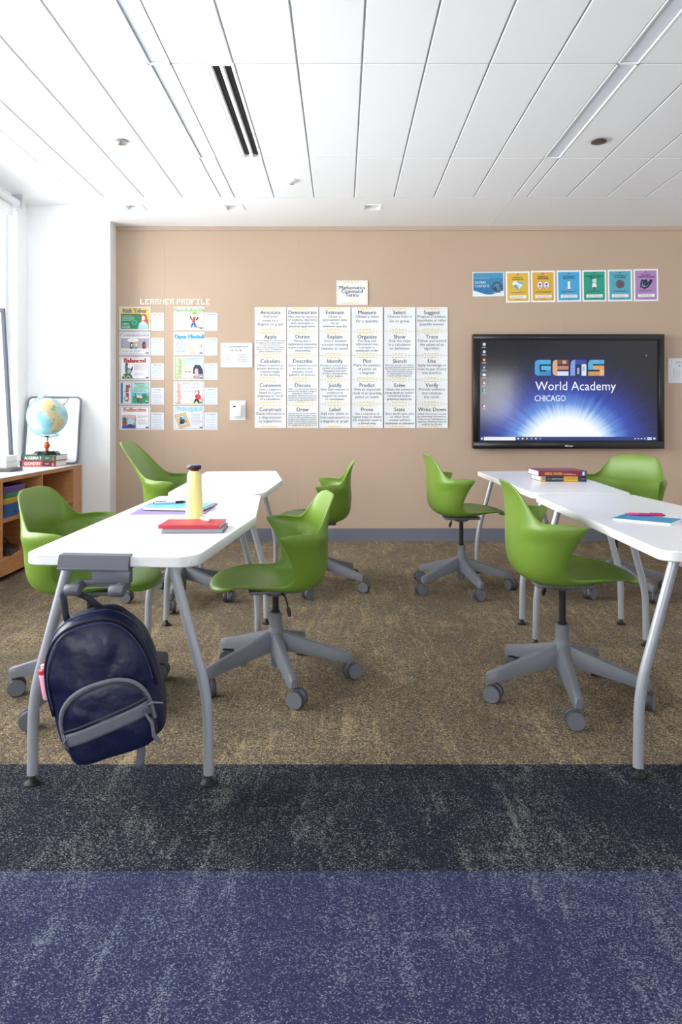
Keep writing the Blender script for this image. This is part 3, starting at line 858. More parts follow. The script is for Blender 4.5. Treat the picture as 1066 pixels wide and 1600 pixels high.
def art_open(n):
    n.rect(0, 1, 0, 1, 'dcdfe7'); n.rect(0, 1, .95, .99, 'f0e2ae'); n.rect(0, 1, .63, .67, 'f3e2a6')
    n.text('Open Minded', .5, .74, .052, '4fb0d6', .92, back='3f87aa'); n.words(.04, .42, .60, .08, 8, '8e96b4', '9cc4e0', 10)
    for x, c in ((.52, 'f0d498'), (.80, 'f3d8cc')):
        n.ell(x, .52, .06, .07, 'c4cadc'); n.ell(x, .34, .055, .10, c); n.ell(x, .33, .035, .06, 'e8c8bc'); n.ell(x, .16, .05, .08, 'c8cee0')
    n.poly([(.56, .08), (.66, .20), (.76, .08)], 'f2dc72'); n.ell(.66, .07, .11, .025, 'b9c0cc'); n.rect(.92, .95, .34, .44, '5a6a86'); n.badge()
def art_think(n):
    n.rect(0, 1, 0, 1, 'ededee'); n.rect(0, .06, 0, 1, 'bfe07c'); n.rect(.30, .35, 0, 1, 'bfe07c'); n.rect(.35, 1, 0, 1, 'cfe4f0'); n.rect(.70, 1, 0, .25, 'a8a296')
    n.text('Thinker', .24, .5, .060, 'b8dc6c', .92, rot=90, back='5a8290')
    n.poly([(.64, .25), (.66, .55), (.72, .68), (.90, .66), (.98, .45), (1, .22)], '38464c')
    n.ell(.47, .24, .16, .28, 'e8d0b4'); n.ell(.46, .20, .13, .22, 'f6ead8'); n.ell(.77, .32, .06, .17, 'e8a8bc'); n.ell(.52, .34, .03, .03, '4a4448'); n.ell(.40, .34, .03, .03, '4a4448'); n.ell(.68, .08, .03, .035, 'd04450')
    n.words(.38, .95, .98, .84, 3, '8aa2b4', seed=11); n.words(.38, .85, .78, .68, 2, '8aa2b4', seed=12); n.badge()
def art_inq(n):
    n.rect(0, 1, 0, 1, 'dee0e8'); n.text('Inquirer', .20, .5, .060, 'f4a070', .92, rot=90, back='b9a4b4')
    n.words(.26, .96, .97, .86, 2, '8c8ca4', 'e4b098', 13); n.words(.26, .94, .80, .72, 2, '8c8ca4', seed=14); n.words(.26, .96, .64, .55, 2, '8c8ca4', 'e4a088', 15)
    n.poly([(.56, .02), (.76, .20), (.98, .02)], 'cfe0b0'); n.poly([(.45, .18), (.60, .10), (.66, .14), (.52, .22)], 'f3c9ae')
    n.poly([(.66, .02), (.72, .22), (.84, .24), (.88, .02), (.82, .02), (.78, .14), (.70, .02)], '2b2b30'); n.ell(.82, .32, .10, .11, 'c2434a', a=-.4); n.ell(.80, .52, .07, .10, 'a84a3c'); n.ell(.785, .51, .045, .07, 'f3dcd0'); n.ell(.96, .18, .05, .07, 'e2a452'); n.badge()
def art_prin(n):
    n.rect(0, 1, 0, 1, 'dcdfe7'); n.text('Principled', .52, .82, .056, 'a8d8ec', .80, back='78b4d0')
    def rot(pts, a): return [(.27 + (x * math.cos(a) - z * math.sin(a)), .38 + (x * math.sin(a) * 1.25 + z * math.cos(a))) for x, z in pts]
    a = -1.30 + math.pi / 2
    for sx, sz, c in ((.20, .33, '8c6844'), (.19, .315, 'e0b878'), (.13, .235, '7d6040'), (.12, .22, 'c9d4dc')):
        n.poly(rot([(-sx, -sz), (sx, -sz), (sx, sz), (-sx, sz)], a), c)
    n.ell(.22, .45, .05, .10, '6a6c74'); n.ell(.30, .34, .07, .10, '45484f'); n.ell(.38, .33, .04, .06, '8a8c92'); n.ell(.23, .30, .05, .09, '2c2e34'); n.ell(.34, .52, .05, .07, '8fc0cc')
    n.words(.58, .97, .70, .20, 9, 'b0aebc', 'c8a0a8', 16); n.badge()
LP = [('Risk Taker', art_risk), ('Communicator', art_comm), ('Balanced', art_bal), ('Caring', art_car), ('Reflective', art_ref), ('Knowledgeable', art_know), ('Open Minded', art_open), ('Thinker', art_think), ('Inquirer', art_inq), ('Principled', art_prin)]
for i, (title, art) in enumerate(LP):
    c, r = divmod(i, 5)
    o, w, h, p = lp(title, 187.0 if c == 0 else 271.3, *ly[r])
    n = Norm(p, w, h); art(n); n.edge(); p.build(o)
    x0 = 236.2 if c == 0 else 320.0
    o, w, h, p = sheet('note_sheet', 'small white note sheet taped right of the %s poster' % title, 'wall sheet', x0, x0 + 20.2, *sy[r], 'd8dce4', 'small note sheets beside the posters')
    p.text(title, 0, h / 2 - 0.022, 0.019, '3c3c4a', w * 0.8)
    p.words(-w * .44, w * .46, h / 2 - .034, h / 2 - .048, 1, '8fb4d0', seed=20 + i)
    p.words(-w * .40, w * .44, h / 2 - .056, h / 2 - .095, 3, 'b4b8c6', seed=40 + i)
    p.words(-w * .30, w * .34, h / 2 - .104, h / 2 - .116, 1, '98c0b4', seed=60 + i)
    p.words(-w * .42, w * .44, h / 2 - .122, -h / 2 + .006, 3, 'b4b8c6', seed=80 + i)
    p.build(o)

# ---- cut-out letters LEARNER PROFILE
FONT = {'L': '100100100100111', 'E': '111100110100111', 'A': '111101111101101', 'R': '111101110101101', 'P': '111101111100100', 'O': '111101101101111', 'F': '111100110100100', 'I': '111010010010111'}
FONT['N'] = '10011101101110011001'
x = 219.2
seen_l = {}
ORD = {1: 'first', 2: 'second'}
for wi, word in enumerate(('LEARNER', 'PROFILE')):
    seen_l = {}
    for ch in word:
        bits = FONT[ch]; cols = len(bits) // 5; cw = 6.6 / 3 if cols == 3 else 7.2 / 4
        seen_l[ch] = seen_l.get(ch, 0) + 1
        nth = (ORD[seen_l[ch]] + ' ') if word.count(ch) > 1 else ''
        mb = MB(); ux = cw / PX; uz = 8.6 / 5 / PX
        on = {divmod(k, cols) for k, b in enumerate(bits) if b == '1'}
        for r, c in on:
            cx, cz = (c + .5) * ux, (4.5 - r) * uz
            hx, hz = ux * .36, uz * .38
            mb.box(cx - hx, cx + hx, -0.002, 0, cz - hz, cz + hz)
            if (r, c + 1) in on: mb.box(cx + hx, cx + ux - hx, -0.002, 0, cz - hz, cz + hz)
            if (r + 1, c) in on: mb.box(cx - hx, cx + hx, -0.002, 0, cz - uz + hz, cz - hz)
        o = mb.build('wall_letter', pm('f3f0ea'), None, (wx(x), YB - 0.0012, wz(475.8)), smooth=0)
        tag(o, 'white cut-out paper letter, %s%s of the wall word %s' % (nth, ch, word), 'letter', 'cut-out letters on the wall')
        x += cols * cw + 1.05
    x += 2.6

# ---- quiz sheets
def quiz(label, px0, px1, py0, py1, num):
    o, w, h, p = sheet('quiz_sheet', label, 'wall sheet', px0, px1, py0, py1, 'd9dde5', 'quiz sheets', thick=0.006)
    p.frame(-w / 2 + .022, w / 2 - .016, -h / 2 + .030, h / 2 - .012, 0.0015, '9a9eae')
    p.ell(-w / 2 + .036, h / 2 - .034, .018, .022, 'd9dde5'); p.ell(-w / 2 + .036, h / 2 - .034, .016, .020, 'eceef2')
    p.text(num, -w / 2 + .036, h / 2 - .050, .05, '3a3a42')
    p.text('Solve the equation below:', .02, h / 2 - .042, .022, '3a3a46', w * .62)
    p.text('4x - 16 = 8x', 0, h / 2 - .074, .022, '2c2c36', w * .34, bold=.0004)
    for k, l in enumerate('ABCDE'):
        p.text('%s)  x = %d' % (l, 7 - k * 3), -w / 2 + .048, h / 2 - .104 - k * .0165, .015, '7c7c8c', align='l')
        p.words(.01, w / 2 - .04, h / 2 - .096 - k * .0165, h / 2 - .106 - k * .0165, 1, '8e94b8', seed=k)
    p.build(o)
quiz('white quiz sheet stack pinned left of the command term sheets', 345.2, 394.6, 535.8, 574.2, '?')
quiz('white quiz sheet pinned right of the wall screen', 1043.2, 1092.6, 560.0, 598.4, '!')

# ---- global contexts row
o, w, h, p = sheet('global_contexts_sign', 'blue landscape sign reading Global Contexts with a globe', 'poster', 738.6, 787.6, 425.2, 463.0, 'eef2f6', rot=-0.6)
X0, X1, Z0, Z1 = -w / 2 + .006, w / 2 - .006, -h / 2 + .006, h / 2 - .006
p.rect(X0, X1, Z0, Z1, '4f95bc'); p.rect(X0, X1, Z0, Z0 + h * .72, '3f86b0'); p.rect(X0, X1, Z0, Z0 + h * .45, '3577a4')
n_ = 14
p.poly([(X0, Z0)] + [(X1 - 0, Z0)] + [(X1 - (X1 - X0) * k / n_, Z0 + h * (.13 + .09 * math.sin(2.2 + 5.2 * k / n_))) for k in range(n_ + 1)], 'dcebf3')
p.text('International Baccalaureate', X0 + .012, Z0 + h * .70, .013, 'b4d2e4', w * .45, 'l')
p.text('GLOBAL', X0 + .014, Z0 + h * .50, .032, 'e6f0f6', w * .36, 'l'); p.text('CONTEXTS', X0 + .014, Z0 + h * .34, .032, 'e6f0f6', w * .46, 'l')
p.ell(X1 - w * .20, Z0 + h * .13, w * .14, h * .03, '8fa8b8'); p.ell(X1 - w * .20, Z0 + h * .35, w * .17, w * .17, '3d5a74'); p.ell(X1 - w * .22, Z0 + h * .40, w * .10, w * .07, '5f7f98', a=.5); p.ell(X1 - w * .15, Z0 + h * .27, w * .05, w * .06, '5f7f98', a=-.4); p.ell(X1 - w * .26, Z0 + h * .30, w * .03, w * .05, '28425a')
p.build(o)
GC = [('Fairness &|Development', 'yellow poster with two clasped hands forming a heart', 'dcb64c', 790.4, 828.0, 424.2, 472.8), ('Identities &|Relationships', 'yellow-orange poster with two round faces side by side', 'd9ac45', 829.8, 867.8, 423.2, 472.2), ('Orientation in|Space & Time', 'bright blue poster with a white space shuttle', '4aa6d8', 870.0, 908.0, 422.6, 471.6), ('Scientific & Technical|Innovation', 'green poster with a spiral light bulb', '2f9f88', 910.0, 947.6, 422.2, 471.2), ('Globalization &|Sustainability', 'teal blue poster with a grey speckled globe', '5aa8bc', 949.8, 988.0, 421.4, 470.8), ('Personal &|Cultural Expression', 'lilac poster with a dark winding ribbon', 'b088c2', 990.2, 1028.6, 420.4, 470.6)]
for k, (title, desc, colr, a, b, c, d) in enumerate(GC):
    o, w, h, p = sheet('context_poster', desc + ' in the row above the screen', 'poster', a, b, c, d, 'eef1f4', 'global context posters', rot=-0.9)
    X1 = w / 2 - .014; Z1 = h / 2 - .014
    p.rect(-X1, X1, -Z1, Z1, colr)
    p.ell(0, Z1 - .012, .005, .006, '3c4048'); p.words(-.022, .024, Z1 - .018, Z1 - .024, 1, '6c6248', seed=k)
    for q, l in enumerate(title.split('|')):
        p.text(l, 0, Z1 - .045 - q * .017, .019, '2c2a3a', w * .74, bold=.0005)
    z = .012
    if k == 0:
        p.ell(-.022, z + .016, .025, .024, 'e4eef2'); p.ell(.022, z + .016, .025, .024, '6fb8d8'); p.poly([(-.045, z + .008), (.045, z + .008), (0, z - .042)], '6fb8d8'); p.poly([(.0, z + .02), (.045, z + .006), (.01, z - .03), (-.01, z - .005)], 'f2f2f2')
        for q in range(4): p.line(-.030 + q * .010, z - .012 - q * .005, -.012 + q * .010, z + .012 - q * .005, .003, '2f6f90')
    elif k == 1:
        for s_ in (-1, 1):
            p.ell(s_ * .029, z, .026, .034, '4a3f5a'); p.ell(s_ * .029, z, .024, .032, 'f2f0f4'); p.ell(s_ * .029, z + .006, .007, .014, '5a3f78'); p.ell(s_ * .029, z - .018, .014, .005, '5a3f78'); p.ell(s_ * .029 - .012, z + .008, .004, .003, '3a3040'); p.ell(s_ * .029 + .012, z + .008, .004, .003, '3a3040')
    elif k == 2:
        p.poly([(-.030, z - .040), (-.008, z - .005), (.008, z - .005), (.030, z - .040)], 'b88ac0'); p.poly([(-.010, z - .042), (-.010, z + .025), (0, z + .050), (.010, z + .025), (.010, z - .042)], 'f0f0f2'); p.poly([(-.006, z + .03), (0, z + .05), (.006, z + .03)], '55505e'); p.rect(-.012, .012, z - .046, z - .040, '55505e')
    elif k == 3:
        p.ell(0, z - .012, .022, .020, 'f0f0f2'); p.rect(-.012, .012, z - .040, z - .022, '7a5a8a')
        for q in range(4): p.line(-.018, z + .008 + q * .012, .018, z + .014 + q * .012, .008, 'eceef0')
        p.ell(0, z - .044, .008, .005, '4a3a5a')
    elif k == 4:
        p.ell(0, z, .039, .039, '6f6a72'); rr = random.Random(5)
        for q in range(26):
            aa = rr.random() * 6.28; d_ = .034 * rr.random() ** .5
            p.layer -= 1
            p.ell(d_ * math.cos(aa), z + d_ * math.sin(aa), .004, .003, rr.choice(['a39a9a', 'b39a50', '8d8890', '59545c']), n=6)
        p.layer += 1
    else:
        pts = [(-.045, z - .035), (-.040, z + .028), (-.022, z + .034), (-.020, z - .01), (-.004, z + .036), (.008, z + .030), (-.006, z - .02), (.030, z + .018), (.050, z + .036), (.048, z + .018), (.012, z - .030), (-.020, z - .042), (-.034, z - .030)]
        for q in range(len(pts) - 1): p.line(*pts[q], *pts[q + 1], .013, '26323a')
        p.line(-.036, z + .02, -.026, z - .025, .007, '3f9a88'); p.line(-.006, z + .02, -.014, z - .02, .006, '3f9a88')
    p.words(-w * .32, w * .34, z - .056, z - .070, 2, '4a4640', seed=k + 30)
    p.rect(-w * .34, w * .34, -Z1 + .022, -Z1 + .050, 'f0f2f2'); p.words(-w * .30, w * .34, -Z1 + .048, -Z1 + .024, 3, '9a98a0', seed=k + 50); p.words(-.03, .03, -Z1 + .014, -Z1 + .006, 1, '5c563c', seed=k)
    p.build(o)

# faint sheet on the white wall
o = tag(MB().box(-.155, .155, -.0008, 0, -.105, .105).build('blank_sheet', pm('f4f5f6'), None, (-2.385, YP - .0015, 1.545), smooth=0), 'plain white sheet taped to the white wall above the globe', 'wall sheet')
p = Print(); p.frame(-.12, .13, -.08, .09, .001, 'e6e8ea')
for r_ in range(4):
    for c_ in range(3): p.rect(-.07 + c_ * .035, -.055 + c_ * .035, .03 - r_ * .03, .04 - r_ * .03, 'e4e6e8', up=False)
p.build(o)

# thermostat
t = thing('thermostat', 'white thermostat box on a wall plate beside the quiz sheet', 'thermostat', (wx(371.8), YB, wz(641.2)))
MB().rbox(-.070, .070, -.006, 0, -.088, .088, .002, seg=1).build('wall_plate', 'white', t)
b_ = MB().rbox(-.044, .036, -.042, -.004, -.058, .056, .005).build('box', 'white', t)
MB().rbox(-.040, -.012, -.0445, -.040, .028, .040, .001, seg=1).build('display', 'black', b_)

# ================================================================== WALL SCREEN
TX0, TX1, TZ0, TZ1, TY = 1.166, 2.862, 0.833, 1.848, 6.245
tv = thing('wall_screen', 'large black wall-mounted touch screen showing a desktop', 'television', ((TX0 + TX1) / 2, TY, (TZ0 + TZ1) / 2))
w, h = (TX1 - TX0) / 2, (TZ1 - TZ0) / 2
SX0, SX1, SZ0, SZ1 = 1.228 - (TX0 + TX1) / 2, 2.800 - (TX0 + TX1) / 2, 0.905 - (TZ0 + TZ1) / 2, 1.789 - (TZ0 + TZ1) / 2
f = MB()
for a in ((-w, w, SZ1 + .012, h), (-w, w, -h, SZ0 - .010), (-w, SX0 - .012, SZ0 - .012, SZ1 + .014), (SX1 + .012, w, SZ0 - .012, SZ1 + .014)):
    f.rbox(a[0], a[1], -0.010, 0.07, a[2], a[3], .004, seg=2)
f.build('bezel', 'blackgloss', tv)
MB().box(-w + .03, w - .03, .004, .088, -h + .03, h - .03).build('body', 'black', tv, smooth=0)
g = MB()
for a in ((SX0 - .013, SX1 + .013, SZ1, SZ1 + .013), (SX0 - .013, SX1 + .013, SZ0 - .011, SZ0), (SX0 - .013, SX0, SZ0, SZ1), (SX1, SX1 + .013, SZ0, SZ1)):
    g.box(a[0], a[1], 0.0, .01, a[2], a[3])
g.build('inner_frame', 'black', tv, smooth=0)
def screen_mat():
    m = bpy.data.materials.new('desktop_wallpaper'); m.use_nodes = True
    nt = m.node_tree; N = nt.nodes; L = nt.links; b = N['Principled BSDF']
    b.inputs['Base Color'].default_value = (.004, .004, .005, 1); b.inputs['Roughness'].default_value = .12
    tc = N.new('ShaderNodeTexCoord')
    sp = N.new('ShaderNodeSeparateXYZ'); L.new(tc.outputs['Object'], sp.inputs[0])
    def mth(op, a, c=None):
        n = N.new('ShaderNodeMath'); n.operation = op
        for i, x in enumerate((a, c)):
            if x is None: continue
            if isinstance(x, (int, float)): n.inputs[i].default_value = x
            else: L.new(x, n.inputs[i])
        return n.outputs[0]
    cx = SX0 + (SX1 - SX0) * .485; cz = SZ0 - .10
    dx = mth('SUBTRACT', sp.outputs['X'], cx); dz = mth('SUBTRACT', sp.outputs['Z'], cz)
    ex = mth('MULTIPLY', dx, .92); ez = mth('MULTIPLY', dz, 1.02)
    r_ = mth('SQRT', mth('ADD', mth('MULTIPLY', ex, ex), mth('MULTIPLY', ez, ez)))
    ang = mth('ARCTAN2', dz, dx)
    nz = N.new('ShaderNodeTexNoise'); nz.noise_dimensions = '1D'; nz.inputs['Scale'].default_value = 14; nz.inputs['Detail'].default_value = 4
    L.new(ang, nz.inputs['W'])
    rr_ = mth('SUBTRACT', r_, mth('MULTIPLY', mth('SUBTRACT', nz.outputs['Fac'], .5), mth('MULTIPLY', r_, .20)))
    cr = N.new('ShaderNodeValToRGB'); L.new(rr_, cr.inputs['Fac'])
    el = cr.color_ramp.elements
    el[0].position = .30; el[0].color = (1, 1, 1, 1)
    el[1].position = .95; el[1].color = srgb(22, 20, 30)
    for pos, c in ((.36, (200, 225, 250)), (.44, (96, 140, 218)), (.55, (46, 70, 168)), (.70, (30, 36, 104)), (.82, (24, 24, 58))):
        e = el.new(pos); e.color = srgb(*c)
    vo = N.new('ShaderNodeTexVoronoi'); vo.inputs['Scale'].default_value = 26
    L.new(tc.outputs['Object'], vo.inputs['Vector'])
    star = mth('LESS_THAN', vo.outputs['Distance'], .045)
    vo2 = N.new('ShaderNodeSeparateColor'); L.new(vo.outputs['Color'], vo2.inputs[0])
    star = mth('MULTIPLY', star, mth('MULTIPLY', vo2.outputs[0], vo2.outputs[0]))
    mx = N.new('ShaderNodeMix'); mx.data_type = 'RGBA'; L.new(star, mx.inputs['Factor']); L.new(cr.outputs['Color'], mx.inputs['A']); mx.inputs['B'].default_value = srgb(190, 205, 240)
    L.new(mx.outputs['Result'], b.inputs['Emission Color']); b.inputs['Emission Strength'].default_value = SCREEN
    return m
M['screen'] = screen_mat()
sc = MB().box(SX0, SX1, 0.001, .006, SZ0, SZ1).build('screen', 'screen', tv, smooth=0)
class Glow(Print):
    def build(s, parent, name):
        return s.mb.build(name, [em(h) for h in s.inks], parent, smooth=0)
g = Glow()
SW, SH = SX1 - SX0, SZ1 - SZ0
def sx(u): return SX0 + SW * u
def sz(v): return SZ0 + SH * v
# taskbar
g.rect(SX0, SX1, SZ0, SZ0 + SH * .038, '2b3878'); g.rect(sx(.022), sx(.20), SZ0 + SH * .002, SZ0 + SH * .036, 'f2f4fa')
g.text('Type here to search', sx(.04), SZ0 + SH * .012, .015, 'a8a8c0', align='l')
g.poly([(sx(.006), sz(.010)), (sx(.014), sz(.008)), (sx(.014), sz(.030)), (sx(.006), sz(.028))], 'f0f4ff')
for k, c in enumerate(('d8e0f4', 'd8e0f4', 'e8b04a', '54c0e0', 'e8d8a0', '58b8d8')):
    g.ell(sx(.215 + .025 * k), sz(.019), .008, .008, c, n=10)
for k in range(4): g.ell(sx(.875 + .018 * k), sz(.019), .006, .006, 'd8e0f4', n=8)
g.rect(sx(.942), sx(.968), sz(.020), sz(.032), 'e4e8f6'); g.rect(sx(.942), sx(.968), sz(.006), sz(.016), 'e4e8f6'); g.rect(sx(.978), sx(.988), sz(.012), sz(.028), 'f4f6ff')
for v, c, c2 in ((.965, 'e8ecf4', 'c8d4e8'), (.89, 'b0c8e8', 'd8e0f0'), (.81, 'd8584a', 'e8c84a'), (.735, '4a70b8', '9ab0e0'), (.66, 'f0f2f6', 'f0f2f6'), (.58, 'd8584a', 'e8ecf4'), (.505, '3fb0a0', '5ab8e8'), (.35, 'd8584a', 'e8ecf4')):
    if v == .66: g.rect(sx(.014), sx(.030), sz(v - .012), sz(v + .010), c)
    else:
        g.ell(sx(.023), sz(v), .013, .014, c, n=12); g.ell(sx(.021), sz(v - .004), .008, .009, c2, n=10)
    g.words(sx(.010), sx(.036), sz(v - .022), sz(v - .040), 2, 'd8dce8', seed=int(v * 100))
g.ell(sx(.936), sz(.85), .006, .006, '8aa8f0', n=10); g.ell(sx(.034), sz(.615), .005, .005, '7a90e0', n=10)
g.build(sc, 'desktop_graphics')
# school logo
lg = Glow()
BL = SH * .160; GAP = .0165; lx = sx(.309); lz = sz(.650)
def bar(i, x0, x1, z0, z1, c):
    o_ = lx + i * (BL + GAP); lg.rect(o_ + x0 * BL, o_ + x1 * BL, lz + z0 * BL, lz + z1 * BL, c, up=False)
def cblock(i, pts, c):
    o_ = lx + i * (BL + GAP); lg.poly([(o_ + a * BL, lz + b_ * BL) for a, b_ in pts], c, up=False)
rd = [(0, .18), (.05, .05), (.18, 0)]
cblock(0, [(0, .2), (.06, .06), (.2, 0), (.3, 0), (.3, 1), (.2, 1), (.06, .94), (0, .8)], '3f98cc'); bar(0, .3, 1, .72, 1, '4aa8d8'); bar(0, .3, 1, 0, .27, '2f86bc'); bar(0, .72, 1, .27, .36, '2f86bc'); bar(0, .40, 1, .36, .62, '58b4e0')
cblock(1, [(0, .2), (.06, .06), (.2, 0), (.3, 0), (.3, 1), (.2, 1), (.06, .94), (0, .8)], 'd8a888'); bar(1, .3, 1, .72, 1, '7a4a38'); bar(1, .3, 1, .38, .62, 'c08060'); bar(1, .3, 1, 0, .28, 'cfe0ee'); bar(1, .62, .85, .74, .96, 'e0b498')
cblock(2, [(0, 0), (.3, 0), (.3, .78), (.3, 1), (.2, 1), (.06, .90), (0, .6)], '7c9ce0'); bar(2, .3, 1, .72, 1, '2c4aa8'); bar(2, .34, .62, 0, .72, '1c2450'); bar(2, .70, 1, 0, .72, 'd8e4f8'); bar(2, .42, .56, .1, .5, 'c8d4f0'); bar(2, .76, .9, .3, .6, '4a5a98')
cblock(3, [(0, .55), (0, .8), (.06, .94), (.2, 1), (.3, 1), (.3, .38), (0, .38)], '58a8d4'); bar(3, .3, 1, .74, 1, '58b0dc'); bar(3, .3, 1, .38, .64, 'd8a468'); bar(3, .72, 1, 0, .38, 'e0b480'); bar(3, 0, .72, 0, .27, 'c89858'); bar(3, .68, .82, .5, 1, '3a4a78')
lg.layer = 3
lg.text('World Academy', sx(.312), sz(.505), .112, 'f2f4fa', .715, 'l')
lg.text('CHICAGO', sx(.308), sz(.395), .076, 'f2f4fa', .275, 'l')
lg.build(sc, 'school_logo')
pp = Print(); pp.text('InFocus', .0, -h + .018, .022, 'e8e8ea', bold=.0006)
pp.mb.v = [(v[0], v[1] - .0105, v[2]) for v in pp.mb.v]; pp.build(tv, 'maker_mark')

# ================================================================== BOOKCASE AND WHAT STANDS ON IT
BX0, BX1, BY0, BY1, BZ = -2.745, -2.27, 4.05, 6.14, 0.705
bc = thing('bookcase', 'low oak open bookcase with white top under the windows', 'bookcase', ((BX0 + BX1) / 2, (BY0 + BY1) / 2, 0))
bc_o = Vector(bc.location)
def bpart(name, x0, x1, y0, y1, z0, z1, m, r=.002):
    return MB().rbox(x0 - bc_o.x, x1 - bc_o.x, y0 - bc_o.y, y1 - bc_o.y, z0, z1, r, seg=1).build(name, m, bc)
bpart('worktop', BX0, BX1 + .004, BY0, BY1, BZ - .006, BZ, 'top', .001)
bpart('top_panel', BX0, BX1, BY0, BY1, BZ - .034, BZ - .006, 'wood')
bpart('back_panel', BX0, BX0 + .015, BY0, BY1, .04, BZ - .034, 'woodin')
bpart('plinth', BX0 + .02, BX1 - .002, BY0, BY1, .04, .152, 'wood')
bpart('toe_kick', BX0 + .02, BX1 - .06, BY0 + .02, BY1, .0, .04, 'black')
bpart('bottom_shelf', BX0 + .015, BX1, BY0, BY1, .138, .162, 'wood')
DIV = [4.062, 4.707, 5.342, 6.05]
for y, tk in zip(DIV, (.024, .026, .02, .18)):
    bpart('end_panel' if y in (DIV[0], DIV[-1]) else 'divider', BX0 + .015, BX1 - .001, y - tk / 2, y + tk / 2, .162, BZ - .034, 'wood')
for a, b in ((4.074, 4.694), (4.72, 5.332), (5.352, 5.96)):
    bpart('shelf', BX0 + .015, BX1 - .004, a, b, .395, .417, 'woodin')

def book(name, label, loc, rotz, L, D, Hh, cover, title=None, tcol='f0e8d8', blocks=(), group=None, deco=None, tsize=.5, tx=.03):
    """closed hardback lying flat; spine faces local -y, cover boards proud of the pages"""
    t = thing(name, label, 'book', loc, R(rotz), group)
    c = MB(); k = .003
    c.rbox(-L / 2, L / 2, 0, D, 0, k, .001, seg=1); c.rbox(-L / 2, L / 2, 0, D, Hh - k, Hh, .001, seg=1)
    c.rbox(-L / 2, L / 2, -.002, .004, 0, Hh, .0015, seg=1)
    c.build('cover', pm(cover, .4), t)
    MB().box(-L / 2 + .004, L / 2 - .004, .003, D - .004, k, Hh - k).build('page_block', 'pages', t, smooth=0)
    if title or blocks:
        p = Print()
        for a, b, col in blocks: p.rect(-L / 2 + a * L, -L / 2 + b * L, .001, Hh - .001, col)
        if deco: deco(p, L, Hh)
        for tt, a, size, col, mw in (title or []):
            p.text(tt, -L / 2 + a * L, Hh * .5 - size * .35, size, col, mw * L, 'l', bold=size * .02)
        p.mb.v = [(v[0], v[1] - .0022, v[2]) for v in p.mb.v]
        p.build(t, 'spine_print')
    return t
book('algebra_book', 'green algebra textbook, upper of the two under the globe', (-2.485, 5.77, BZ + .0505), -3, .292, .22, .044, '2f5a44', [('ALGEBRA 2', .10, .034, 'e8efe8', .48), ('+o+', .70, .02, 'd0e0d4', .1)], blocks=((.0, .06, '26302c'),), deco=lambda p, L, H: p.poly([(L * .38, H * .2), (L * .46, H * .2), (L * .42, H * .75)], 'd84a40'))
book('geometry_book', 'red geometry textbook, lower of the two under the globe', (-2.487, 5.765, BZ), 0, .294, .23, .050, 'b8393c', [('GEOMETRY', .12, .036, 'f4eae4', .46), ('+o+', .70, .02, 'e8d0cc', .1)], blocks=((0, .05, '2a2426'), (.62, 1, '5c2a30')), deco=lambda p, L, H: p.poly([(L * .38, H * .2), (L * .46, H * .2), (L * .42, H * .75)], 'e87a60'))

